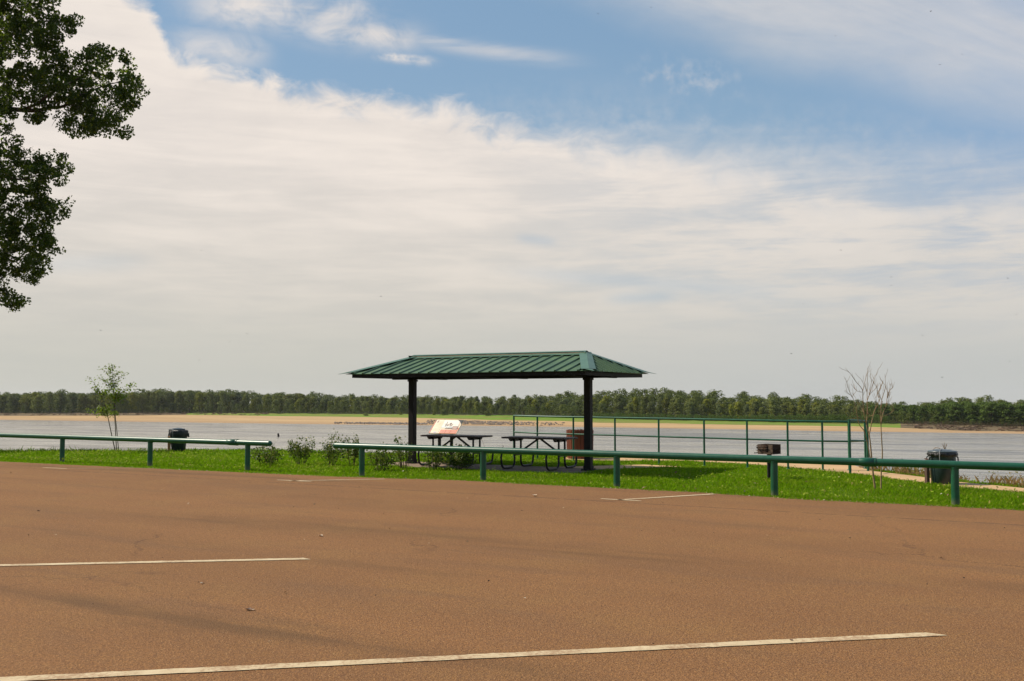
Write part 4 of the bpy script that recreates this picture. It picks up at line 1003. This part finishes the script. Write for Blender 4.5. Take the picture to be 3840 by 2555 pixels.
# ----------------------------------------------------- trees across the river
sky_y = [(-1500, 1470), (0, 1477), (200, 1467), (350, 1470), (430, 1474), (560, 1463), (760, 1463), (900, 1464), (1100, 1472), (1300, 1481), (1600, 1488), (1750, 1483), (1900, 1489), (2050, 1478), (2200, 1474), (2500, 1466), (2620, 1464), (2700, 1477), (2800, 1479), (3000, 1483), (3100, 1492), (3250, 1502), (3400, 1510), (3490, 1505), (3560, 1499), (3680, 1492), (3760, 1497), (3840, 1498), (5200, 1485)]
def far_proto(seed, lobes, cards, size, slim):
    rs = np.random.default_rng(seed); cen = []; nr = []
    for k in range(lobes):
        hz = rs.uniform(.14, .92) if k % 3 else rs.uniform(.5, .93); rr = (.16 + .30 * math.sin(min(1, (1.02 - hz) * 1.4) * math.pi / 2) * (.7 + .3 * min(1, hz * 2.2))) * slim; a = rs.uniform(0, 2 * math.pi); r = rs.uniform(.0, .75) * rr
        c = np.array([math.cos(a) * r, math.sin(a) * r, hz]); R_ = np.array([.13, .13, .10]) * rs.uniform(.6, 1.35)
        q = unit(rs.normal(size=(cards // lobes, 3))); q[:, 2] = np.where(q[:, 2] < -.3, -q[:, 2], q[:, 2]); cen.append(c + q * R_ * rs.uniform(.75, 1.08, (len(q), 1))); nr.append(q + rs.normal(size=q.shape) * .35)
    cen = np.vstack(cen); nr = np.vstack(nr); global rng; keep = rng; rng = rs; Q = leaf_quads(cen, nr, rs.uniform(.6, 1.2, len(cen)) * size, 1.1); rng = keep
    Q = Q[Q[:, :, 2].min(1) > .02]; return Q
PROT = [far_proto(1, 46, 3000, 0.0496, 1.0), far_proto(2, 54, 3200, 0.0464, 1.25), far_proto(3, 40, 2700, 0.0528, .8), far_proto(4, 60, 3300, 0.0464, 1.1), far_proto(5, 34, 2300, 0.056, .9), far_proto(6, 50, 3200, 0.048, 1.4)]
PMESH = []
for k, Q in enumerate(PROT):
    o = np_obj('crown', Q, 4, L_far); me = o.data; bpy.data.objects.remove(o); w_ = None; PMESH.append(me)
o = np_obj('crown', far_proto(11, 46, 3000, .060, 1.3), 4, L_wil); PWIL = o.data; bpy.data.objects.remove(o)
mb = MB(); mb.tube([(0, 0, -.03), (.01, 0, .25), (-.01, .01, .5), (.01, 0, .8)], [.022, .017, .012, .004], 7)
for k in range(4):
    a = k * 1.6; mb.tube([(0, 0, .28 + .09 * k), (.12 * math.cos(a), .12 * math.sin(a), .5 + .08 * k)], [.010, .004], 5)
o = mb.build('trunk', M_bark); PTR = o.data; bpy.data.objects.remove(o)
region = [(-9999, 160, 'at the left edge'), (160, 330, 'left of the leafy sapling'), (330, 500, 'behind the leafy sapling'), (500, 620, 'right of the leafy sapling'), (620, 760, 'above the left barrel'), (760, 940, 'above the rounded rail end'), (940, 1120, 'above the first shrubs'), (1120, 1320, 'above the rail gap'), (1320, 1560, 'left of the shelter'),
          (1560, 1740, 'above the information panel'), (1740, 1930, 'above the table gap'), (1930, 2190, 'above the right-hand table'), (2190, 2320, 'just right of the shelter'), (2320, 2480, 'above the third railing bay'), (2480, 2640, 'above the long railing'), (2640, 2800, 'left of the grill'), (2800, 2960, 'above the grill'), (2960, 3150, 'above the railing end'), (3150, 3290, 'behind the taller bare sapling'), (3290, 3420, 'behind the slimmer sapling'), (3420, 3600, 'above the right-hand barrel'), (3600, 3730, 'right of the barrel'), (3730, 9999, 'at the right edge')]
def reg(px): return next(r[2] for r in region if r[0] <= px < r[1])
tones = ['olive', 'grey green', 'narrow dark green', 'mid green', 'sparse olive', 'broad dull green']
count = 0
def place_tree(px, dep, h, k, wil=False, row=0):
    x = ray(px, 1500)[0] * dep; z = FPf(px)[2].z + .1
    nm = 'willow_tree' if wil else 'forest_tree'
    lb = (f'rounded bright green willow, {("front", "second", "third")[row]} row, ' if wil else f'{tones[k]} {("front row", "second row", "third row", "fourth row", "back row")[row]} forest tree, ') + reg(px)
    t = thing(nm, lb, 'tree', (x, dep, z), random.uniform(0, 6.28), 'willows on the far bank' if wil else 'trees of the forest across the river')
    w = h * random.uniform(.62, 1.0) * (1.35 if wil else 1) * (1.2 if row > 2 else 1) * (.8 if k in (2, 4) else 1); w = min(w, 20)
    t.scale = (w, w, h); placed.append((lb, px, t))
    for nme, me in (('crown', PWIL if wil else PMESH[k]), ('trunk', PTR)):
        c = bpy.data.objects.new(nme, me); C.objects.link(c); c.parent = t
    return t
rt = random.Random(3); extra = []; placed = []
for row in range(10):
    px = -120 + rt.uniform(0, 40)
    while px < 3960:
        w, s, tb = FPf(px); dep = tb.y + 3 + row * 11 + rt.uniform(-5, 5)
        rs_ = rt.random(); f_ = (.64, .74, .84, .92, .97, 1.0, 1.0, 1.0, 1.0, 1.0)[row] * (rt.uniform(.82, 1.03) if rs_ < .86 else rt.uniform(1.04, 1.15)); isw = px > 3260 and row < 3
        ztop = zat(lin(px, sky_y), dep); h = (ztop - tb.z) * (f_ if not (px < 850 and row < 2) else rt.uniform(.85, 1.0))
        if isw: h = (ztop - tb.z) * rt.uniform(.78, .93)
        if h < 5: h = 5
        if row < 5 and count < 300: place_tree(px, dep, h, rt.choice(range(6)), isw, row); count += 1
        else: extra.append((px, dep, h, rt.choice(range(6)), tb.z))
        px += (50 if row < 4 else 60) * (1 + .12 * (px > 3200)) * 590 / max(dep, 520) * rt.uniform(.8, 1.2)
same = {}
for lb, px, t in placed: same.setdefault(lb, []).append((px, t))
ORD = ['first', 'second', 'third', 'fourth', 'fifth', 'sixth', 'seventh', 'eighth']
for lb, l in same.items():
    if len(l) > 1:
        for k, (px, t) in enumerate(sorted(l, key=lambda q: q[0])): t['label'] = lb + (', ' + ('left one', 'right one')[k] if len(l) == 2 else f', {ORD[min(k, 7)]} from left')
def stuff_trees(name, lst, m, step, protos):
    vs = []
    for px, dep, h, k, z in lst:
        Q = protos[k][::step]; a = rt.uniform(0, 6.28); ca, sa = math.cos(a), math.sin(a); w = min(h * rt.uniform(.8, 1.15), 19)
        X = (Q[..., 0] * ca - Q[..., 1] * sa) * w + ray(px, 1500)[0] * dep; Yv = (Q[..., 0] * sa + Q[..., 1] * ca) * w + dep; Zv = Q[..., 2] * h + z
        vs.append(np.stack([X, Yv, Zv], -1))
    return np_obj(name, np.concatenate(vs), 4, m)
for px in range(-1500, 5200, 40):
    if px < -130 or px > 3970:
        for r_ in range(3):
            i = int(np.clip(np.interp(px, cols, range(len(cols))), 0, len(cols) - 1)); dep = FP[i][2].y + 5 + r_ * 22; extra.append((px + rt.uniform(-15, 15), dep, max(6, (zat(lin(px, sky_y), dep) - FP[i][2].z) * rt.uniform(.8, 1)), rt.choice(range(6)), FP[i][2].z))
L_far2 = leaf_mat('forest_leaf', (0.175, 0.205, 0.040), (0.095, 0.126, 0.028), .22, rough=.7, spec=.12, tcol=(.10, .15, .03))
tag(stuff_trees('forest', extra, L_far2, 4, PROT), 'continuous dull green wood filling in behind the front trees across the river', 'forest', kind='stuff')
# low willow thicket at the water side, undergrowth along the wood's foot
lst = []; und = []
for px in range(2230, 3330, 9):
    for r_ in range(2):
        w, s, tb = FPf(px); dep = tb.y - 9 + r_ * 6 + rt.uniform(-2, 2); z = tb.z - .1
        top = np.interp(px, [2230, 2350, 2700, 3000, 3330], [1548, 1549, 1556, 1553, 1556]); lst.append((px + rt.uniform(-6, 6), dep, max(2.0, (zat(top, dep) - z) * rt.uniform(.8, 1.05)), rt.choice(range(6)), z))
tag(stuff_trees('willow_thicket', lst, L_wil, 6, PROT), 'low bright green willow thicket along the far bank behind the railing', 'thicket', kind='stuff')
for px in list(range(-150, 2400, 8)) + list(range(3000, 3980, 8)):
    w, s, tb = FPf(px); dep = tb.y + rt.uniform(-6, 22); und.append((px + rt.uniform(-5, 5), dep, rt.uniform(2.2, 7.5), rt.choice(range(6)), tb.z - .4))
for px in range(-150, 3990, 10):
    for k_ in range(2):
        w, s, tb = FPf(px); und.append((px + rt.uniform(-5, 5), tb.y + rt.uniform(25, 110), rt.uniform(4, 9), rt.choice(range(6)), tb.z - .8))
tag(stuff_trees('undergrowth', und, L_far2, 4, PROT), 'low undergrowth along the foot of the wood across the river', 'undergrowth', kind='stuff')
for px, yy, hh, lb in [(1373, 1572, 3.6, 'round dark bush alone at the edge of the far meadow left of the shelter'), (1503, 1561, 2.2, 'small dark bush on the far meadow just left of the shelter post'), (1664, 1563, 4.2, 'dark round bush on the far meadow above the information panel'), (1826, 1565, 3.4, 'dark bush on the far meadow between the two tables'), (1628, 1562, 2.2, 'low dark bush on the far meadow left of the round one')]:
    w, s, tb = FPf(px); dep = s.y + .35 * (tb.y - s.y) if px == 1373 else s.y + .8 * (tb.y - s.y); z = zat(yy, dep)
    t = thing('far_bush', lb, 'bush', (ray(px, 1500)[0] * dep, dep, z - .3), 0, 'dark bushes on the far meadow'); t.scale = (hh * 1.5, hh * 1.5, hh * 1.15)
    c = bpy.data.objects.new('crown', PMESH[3]); C.objects.link(c); c.parent = t
# bank debris, driftwood, stones on the far shore
def logs(name, spans, label, cnt, m, big=1.0):
    mb = MB()
    for k in range(cnt):
        a, b, f0, f1 = rt.choice(spans); px = rt.uniform(a, b); w, s, tb = FPf(px); f = rt.uniform(f0, f1)
        p = w.lerp(s, f) if f <= 1 else s.lerp(tb, f - 1); L0 = rt.uniform(1.0, 4.5) * big; an = rt.gauss(0, .5); d = Vector((math.cos(an), math.sin(an), rt.uniform(-.05, .16))) * L0
        r = rt.uniform(.12, .32) * big; p = p + Vector((0, 0, r + .1)); mb.tube([p, p + d * .5 + Vector((0, 0, rt.uniform(0, .3))), p + d], [r, r * .8, r * .35], 5)
        if rt.random() < .5: mb.tube([p + d * .4, p + d * .55 + Vector((rt.uniform(-.6, .6), 0, rt.uniform(.4, 1.5) * big))], [r * .4, r * .15], 4)
    return tag(mb.build(name, m), label, 'driftwood', kind='stuff')
M_drift = varied((0.22, 0.15, 0.10), (0.12, 0.08, 0.05), .5, .9, 0, name='driftwood_grey', spec=.1)
logs('driftwood', [(-100, 1000, 1.0, 1.6), (3420, 3900, .9, 1.7)], 'tangled driftwood and dead brush along the foot of the far bank', 190, M_drift)
mb = MB()
for k in range(900):
    px = rt.triangular(1280, 2130, 1800) if k % 4 else rt.uniform(1250, 1600); w, s, tb = FPf(px); f = rt.uniform(.05, .2) if px < 1600 else rt.uniform(.12, .62); p = w.lerp(s, f) + Vector((0, 0, .25 * math.sin(f * 3.1) + .1)); r = rt.uniform(.25, .75)
    mb.box(p, (r * 1.5, r * 1.2, r), Matrix.Rotation(rt.uniform(0, 3), 3, 'Z') @ Matrix.Rotation(rt.uniform(-.5, .5), 3, 'X'), bev=r * .2)
tag(mb.build('riprap_stones', M_stone), 'rubble of grey stones along the waterline of the far shore', 'stones', kind='stuff')
# long brush strip where the right bank is cut dark
lst = []
for px in list(range(3390, 3960, 6)):
    for r_ in range(2):
        w, s, tb = FPf(px); f = rt.uniform(.2, 1.0); p = s.lerp(tb, f); lst.append((px, p.y, rt.uniform(.9, 2.2), rt.choice(range(6)), p.z))
for px in range(-120, 620, 9):
    w, s, tb = FPf(px); p = s.lerp(tb, rt.uniform(.1, .9)); lst.append((px, p.y, rt.uniform(.7, 1.8), rt.choice(range(6)), p.z))
L_brush = leaf_mat('dead_brush', (0.13, 0.085, 0.045), (0.065, 0.045, 0.026), .15, (0.08, 0.11, 0.03), rough=.8, spec=.1, tcol=(.2, .12, .05))
tag(stuff_trees('dead_brush', lst, L_brush, 9, PROT), 'dark dead brush on the cut banks across the river', 'brush', kind='stuff')
p = on(1044, 1638, WZ); mb = MB(); mb.tube([Vector((0, 0, -.6)), Vector((.02, 0, .4)), Vector((-.1, 0, 1.0)), Vector((-.22, 0, 1.15))], [.36, .34, .30, .12], 9); o = mb.build('snag', M_soot); o.location = p; tag(o, 'small dark snag sticking up out of the open river', 'snag')

# --------------------------------------------------------------- the grass
def blades(P, h, w, lean, m, name, label, cat):
    n = len(P); a = rng.uniform(0, 2 * np.pi, n); d = np.column_stack([np.cos(a), np.sin(a), np.zeros(n)]); b = rng.uniform(0, 2 * np.pi, n); l = np.column_stack([np.cos(b), np.sin(b), np.zeros(n)]) * (rng.uniform(.1, 1, n) * lean * h)[:, None]
    up = np.array([0, 0, 1.0]); p0 = P - d * (w / 2)[:, None]; p1 = P + d * (w / 2)[:, None]; m1 = P + l * .35 + up * (h * .6)[:, None]; t = P + l + up * h[:, None]
    q = np.stack([p0, p1, m1 + d * (w * .32)[:, None], t], 1)
    return tag(np_obj(name, q, 4, m), label, cat, kind='stuff')
def vnoise(P, s, seed=0):
    g = np.random.default_rng(seed).random((256, 256)); q = P * s; i = np.floor(q).astype(int); f = q - i; f = f * f * (3 - 2 * f); a = lambda dx, dy: g[(i[:, 0] + dx) % 256, (i[:, 1] + dy) % 256]
    return (a(0, 0) * (1 - f[:, 0]) + a(1, 0) * f[:, 0]) * (1 - f[:, 1]) + (a(0, 1) * (1 - f[:, 0]) + a(1, 1) * f[:, 0]) * f[:, 1]
pathpoly = [(p.x, p.y) for p in near] + [(p.x, p.y) for p in farp[::-1]]
slabpoly = [tuple(loc(a, b)[:2]) for a, b in ((-3.2, -1.1), (2.82, -1.1), (2.82, .62), (-3.2, .62))]; conpoly = [tuple(loc(a, b)[:2]) for a, b in ((1.2, .62), (2.6, .62), (4.1, 2.5), (2.9, 2.7))]
n = 1500000; P = np.column_stack([rng.uniform(-30, 22, n), rng.uniform(8, 36, n)]); e = seg_dist(P, edge); s = seg_dist(P, crest)
k = (e > -.02 + .34 * (vnoise(P, 3.5, 3) - .5) + .10 * (vnoise(P, 14, 4) - .5)) & (s < 1.2) & (np.abs(P[:, 0]) < .57 * P[:, 1] + 2.2); k &= ~inside(P, pathpoly) & ~inside(P, slabpoly) & ~inside(P, conpoly)
P, e, s = P[k], e[k], s[k]; k = rng.random(len(P)) < np.clip(1.45 - P[:, 1] / 40, .4, 1); P, e, s = P[k], e[k], s[k]
v = vnoise(P, 1.3, 1); v2 = vnoise(P, .45, 2); mown = np.clip((e - 1.3) / .6, 0, 1); left = np.clip((-P[:, 0] - 1) / 5, 0, 1)
hh = (.035 + .022 * v + mown * (.018 * v + left * (.012 + .05 * v2 * v))) * rng.uniform(.6, 1.35, len(P)) + np.clip((s + .9), 0, 1) * left * .07 * rng.random(len(P)) ** 4
Z = hgt(P); PP = np.column_stack([P, Z - .005]); print('grass blades', len(P))
blades(PP, hh, rng.uniform(.008, .016, len(P)) * (P[:, 1] / 20), .9, L_grass, 'grass', 'bright green mown grass between the parking lot and the river', 'grass')
def pickP(cnt, cond):
    Q = np.column_stack([rng.uniform(-26, 16, cnt), rng.uniform(12, 34, cnt)]); e = seg_dist(Q, edge); s = seg_dist(Q, crest); k = cond(Q, e, s) & ~inside(Q, pathpoly) & ~inside(Q, slabpoly); return Q[k]
# broad-leaved weeds standing in the rougher grass
Q = pickP(90000, lambda Q, e, s: (e > 1.4) & (s < .3)); dn = vnoise(Q, .7, 9) * .6 + vnoise(Q, 2.5, 10) * .5; k = rng.random(len(Q)) < np.where(Q[:, 0] < -4, .9, .24) * np.clip((dn - .33) * 3.4, 0, 1); Q = Q[k]
cen = np.column_stack([Q, hgt(Q) + rng.uniform(.03, .085, len(Q)) + np.clip(-Q[:, 0] / 200, 0, .05)]); nr = rng.normal(size=cen.shape) * .8 + np.array([-.2, -.2, .6])
tag(np_obj('broadleaf_weeds', leaf_quads(cen, nr, rng.uniform(.03, .075, len(cen)), .6), 4, L_broad), 'light green clover and broad-leaved weeds scattered through the lawn', 'weeds', kind='stuff')
# taller seed heads at the left crest; dry weeds at the right bank
Q = pickP(26000, lambda Q, e, s: (s > -1.2) & (s < 1.2) & (Q[:, 0] < -2)); k = rng.random(len(Q)) < .35 * np.clip(vnoise(Q, .9, 12) * 2 - .5, .1, 1); Q = Q[k]; PP = np.column_stack([Q, hgt(Q)])
blades(PP, rng.uniform(.10, .26, len(Q)), rng.uniform(.006, .012, len(Q)), .5, L_grass, 'tall_grass', 'tall thin grass along the edge of the left river bank', 'grass')
Q = pickP(420000, lambda Q, e, s: (s > -.25) & (s < 1.6) & (Q[:, 0] > 8.6)); dn = vnoise(Q, 1.6, 14); k = rng.random(len(Q)) < np.clip(dn * 1.6 - .35, .03, 1) * .9; Q = Q[k]; PP = np.column_stack([Q, hgt(Q)]); dn = vnoise(Q, 1.1, 15)
blades(PP, .04 + .26 * dn * rng.uniform(.2, 1, len(Q)) ** 1.5 + np.clip(seg_dist(Q, crest), 0, 1) * .30 * rng.uniform(.2, 1, len(Q)), rng.uniform(.004, .008, len(Q)), .7, L_dry, 'dry_weeds', 'tangle of dry brown weeds along the bank at right', 'weeds')
k = rng.random(len(Q)) < .55; Q2 = Q[k]; cen = np.column_stack([Q2, hgt(Q2) + rng.uniform(.03, .40, len(Q2)) * vnoise(Q2, 1.1, 15) + .05]); L_bankweed = leaf_mat('bank_weed', (.12, .17, .03), (.30, .20, .06), .35, (.20, .06, .05), rough=.5)
tag(np_obj('bank_weeds', leaf_quads(cen, rng.normal(size=cen.shape), rng.uniform(.025, .055, len(cen)), .8), 4, L_bankweed), 'low leafy green and yellow weeds on the bank at right', 'weeds', kind='stuff')
# single plants: dried stalks by the table and behind the barrel
def stalks(label, px, py, Y, hts, m, nm, seed, spread):
    rs = random.Random(seed); b = at(px, py, Y); b.z = H1(b.x, b.y); mb = MB()
    for h in hts:
        a = rs.uniform(-1, 1); tip = Vector((a * spread, rs.uniform(-.1, .1), h)); c = curve_pts([Vector((a * .03, 0, -.02)), tip * .5 + Vector((a * .03, 0, 0)), tip], 4); mb.tube(c, [.005 - .0035 * i / 8 for i in range(9)], 5)
        for k in range(6): q = c[rs.randint(3, 8)]; mb.tube([q, q + Vector((rs.uniform(-.07, .07), rs.uniform(-.05, .05), rs.uniform(.03, .1)))], [.003, .001], 4)
    o = mb.build(nm, m); o.location = b; return tag(o, label, 'weed')
stalks('dry stalks rising between the two picnic tables', 1843, 1715, 27.2, [.62, .42, .40, .3], L_dry, 'dry_stalks', 1, .35)
stalks('thin wiry stalks above the rounded rail end', 1008, 1740, 24.8, [.62, .60, .66, .55], L_bush, 'wiry_stalks', 2, .12)
def plume():
    b = at(3546, 1800, 21.0); b.z = H1(b.x, b.y); mb = MB(); zt = zat(1690, b.y) - b.z
    mb.tube([Vector((0, 0, 0)), Vector((0, 0, zt)), Vector((.005, 0, zt + .05))], [.008, .006, .004], 6)
    for k in range(9): a = (k - 4) * .16; mb.tube([Vector((0, 0, zt + .01)), Vector((math.sin(a) * .07, (k % 3 - 1) * .02, zt + .06 + .04 * math.cos(a))), Vector((math.sin(a) * .10, (k % 3 - 1) * .03, zt + .12 + .05 * math.cos(a * 2)))], [.004, .005, .001], 5)
    mb.tube([Vector((0, 0, zt - .05)), Vector((-.12, 0, zt + .05)), Vector((-.20, 0, zt + .06)), Vector((-.29, 0, zt - .01))], [.004, .006, .006, .002], 5)
    o = mb.build('dry_plume', L_dry); o.location = b; tag(o, 'straw coloured seed head sticking up behind the right-hand barrel', 'weed')
plume()
# flat broken stone in the weeds at right, small flag of paper on the lawn
def rock(px, py, size, label, seed, z=None):
    rs = random.Random(seed); b = on(px, py, GZ if z is None else z); b.z = H1(b.x, b.y); mb = MB()
    for k in range(5): mb.box((rs.uniform(-.4, .4) * size[0], rs.uniform(-.3, .3) * size[1], size[2] * rs.uniform(.25, .6)), (size[0] * rs.uniform(.35, .6), size[1] * rs.uniform(.5, .9), size[2] * rs.uniform(.7, 1)), Matrix.Rotation(rs.uniform(0, 1), 3, 'Z') @ Matrix.Rotation(rs.uniform(-.2, .2), 3, 'Y'), bev=size[2] * .25)
    o = mb.build('rubble_slab', M_stone); o.location = b; return tag(o, label, 'rock')
rock(3693, 1806, (.34, .22, .09), 'flat grey broken slab lying in the weeds at right', 3)
rock(3290, 1748, (.30, .2, .06), 'low pale stones at the end of the railing pad', 4)
# leaf litter on lawn and lot
def litter(cnt, region, z, s0, s1, name, label, m, flat=.25):
    Q = region(cnt); cen = np.column_stack([Q, (hgt(Q) if z is None else np.full(len(Q), z))]); cen[:, 2] += .012 if z is not None else .05
    nr = rng.normal(size=cen.shape) * flat + np.array([0, 0, 1.0]); return tag(np_obj(name, leaf_quads(cen, nr, rng.uniform(s0, s1, len(cen)), .8, .12), 4, m), label, 'leaves', kind='stuff')
litter(150, lambda c: pickP(c * 2, lambda Q, e, s: (e > .2) & (s < -.2))[:c], None, .04, .09, 'fallen_leaves', 'dead leaves scattered on the lawn', L_litter, .5)
def lotreg(c):
    Q = np.column_stack([rng.uniform(-14, 12, c * 3), rng.uniform(4, 24, c * 3)]); Q = Q[(seg_dist(Q, edge) < -.05)]; return Q[:c]
litter(170, lotreg, .0, .012, .045, 'lot_litter', 'small dry leaf scraps scattered over the parking lot', L_litter, .35)
def edgereg(c):
    k = rng.integers(3, len(edge) - 3, c); f = rng.random((c, 1)); q = edge[k] * (1 - f) + edge[np.minimum(k + 1, len(edge) - 1)] * f; return q - np.column_stack([np.zeros(c), np.abs(rng.normal(0, .10, c)) - .03])
litter(900, edgereg, .0, .010, .035, 'verge_litter', 'dry grass clippings and crumbs along the edge of the lot', L_litter, .35)
mb = MB()
Q = lotreg(260)
for x, y in Q: r = random.uniform(.003, .008) * random.choice((.6, .8, 1, 1.4)); mb.box((x, y, r * .5), (r * 1.6, r * 1.2, r), Matrix.Rotation(random.uniform(0, 3), 3, 'Z'), bev=r * .25)
M_peb = varied((0.05, 0.03, 0.02), (0.10, 0.06, 0.035), 30, .9, 0, name='dark_pebble'); tag(mb.build('pebbles', M_peb), 'small dark pebbles scattered over the parking lot', 'pebbles', kind='stuff')
def curled_leaf(px, py, size, label, m, seed):
    rs = np.random.default_rng(seed); b = on(px, py, 0); mb = MB(); n_ = 7; vs = []
    for i in range(n_):
        t_ = i / (n_ - 1) - .5
        for j in range(5):
            w_ = (j / 4 - .5) * math.cos(t_ * 2.9) ; vs.append(Vector((t_ * size, w_ * size * .75, .004 + size * (.9 * w_ * w_ + .5 * t_ * t_ + .05 * rs.random()))))
    mb.add(vs, [(i * 5 + j, i * 5 + j + 1, (i + 1) * 5 + j + 1, (i + 1) * 5 + j) for i in range(n_ - 1) for j in range(4)], smooth=True)
    o = mb.build('fallen_leaf', m); o.location = b; o.rotation_euler.z = rs.uniform(0, 3); return tag(o, label, 'leaf')
M_leafd = varied((0.14, 0.07, 0.04), (0.07, 0.035, 0.02), 20, .7, 0, name='curled_leaf_brown'); M_leafp = varied((0.62, 0.50, 0.36), (0.5, 0.38, 0.25), 20, .7, 0, name='curled_leaf_pale')
curled_leaf(932, 2290, .055, 'dark curled leaf lying alone on the lot at lower left', M_leafd, 1); curled_leaf(950, 2290, .03, 'pale scrap touching the dark curled leaf', M_leafp, 2)
curled_leaf(2967, 2404, .03, 'small red brown leaf on the nearest painted line', M_leafd, 3); curled_leaf(1203, 2012, .06, 'pale leaf beyond the end of the middle painted line', M_leafp, 4); curled_leaf(758, 2190, .04, 'pale leaf between the two long painted lines', M_leafp, 5)
curled_leaf(2004, 1861, .11, 'pale flat leaf on the lot in front of the picnic tables', M_leafp, 6); curled_leaf(144, 1918, .05, 'dark clod on the lot at far left', M_leafd, 7)

# ------------------------------------------------------------------- birds
def bird_mesh():
    mb = MB(); mb.tube([(-.10, 0, 0), (-.05, 0, .005), (.02, 0, .01), (.08, 0, 0), (.10, 0, 0)], [.006, .022, .026, .014, .003], 7)
    for s in (-1, 1):
        mb.plate([(.03, 0, .02), (-.03, 0, .02), (-.045, s * .12, .055), (.0, s * .13, .055)][::s], .003); mb.plate([(.0, s * .13, .055), (-.045, s * .12, .055), (-.07, s * .25, .02)][::s], .003)
    mb.plate([(-.08, .0, .0), (-.17, .035, 0), (-.17, -.035, 0)], .003); return mb
M_bird = mat('dark_feather', (0.05, 0.045, 0.045), .8)
bp = [(2243, 52), (2441, 28), (3133, 135), (2640, 280), (3490, 43), (3525, 243), (3608, 205), (3154, 939), (3342, 1040), (3342, 1071), (3013, 1140), (3460, 1259), (2968, 1327), (3533, 1416), (3787, 1356), (3780, 1044), (3812, 1180), (1428, 1112), (756, 940), (747, 1351), (860, 1283), (377, 1240), (926, 1252), (1366, 1366)]
b0 = None
for k, (px, py) in enumerate(bp):
    if b0 is None: b0 = bird_mesh().build('bird', M_bird); b0.scale = (.62, .62, .62); o = b0; tag(o, 'tiny dark swallow flying high over the river', 'bird', 'swallows in flight over the river')
    else: o = b0.copy(); C.objects.link(o)
    o.location = at(px, py, rt.uniform(75, 110)); o.rotation_euler = (rt.uniform(-.5, .5), rt.uniform(-.3, .3), rt.uniform(0, 6.28))
print('objects', len(bpy.data.objects), 'far trees', count)

# the air over the river: far trees fade a little
HD = 0.00005
hm = bpy.data.materials.new('haze_air'); hm.use_nodes = True; nt = hm.node_tree; nt.nodes.clear()
pv = nt.nodes.new('ShaderNodeVolumePrincipled'); pv.inputs['Density'].default_value = HD; pv.inputs['Color'].default_value = (0.95, 0.97, 1.0, 1); pv.inputs['Anisotropy'].default_value = 0.3
mo = nt.nodes.new('ShaderNodeOutputMaterial'); nt.links.new(pv.outputs[0], mo.inputs['Volume'])
mb = MB(); mb.box((0, 2200, -30), (14000, 5400, 130)); tag(mb.build('haze', hm), 'thin pale haze over the river and the far wood', 'haze', kind='stuff')
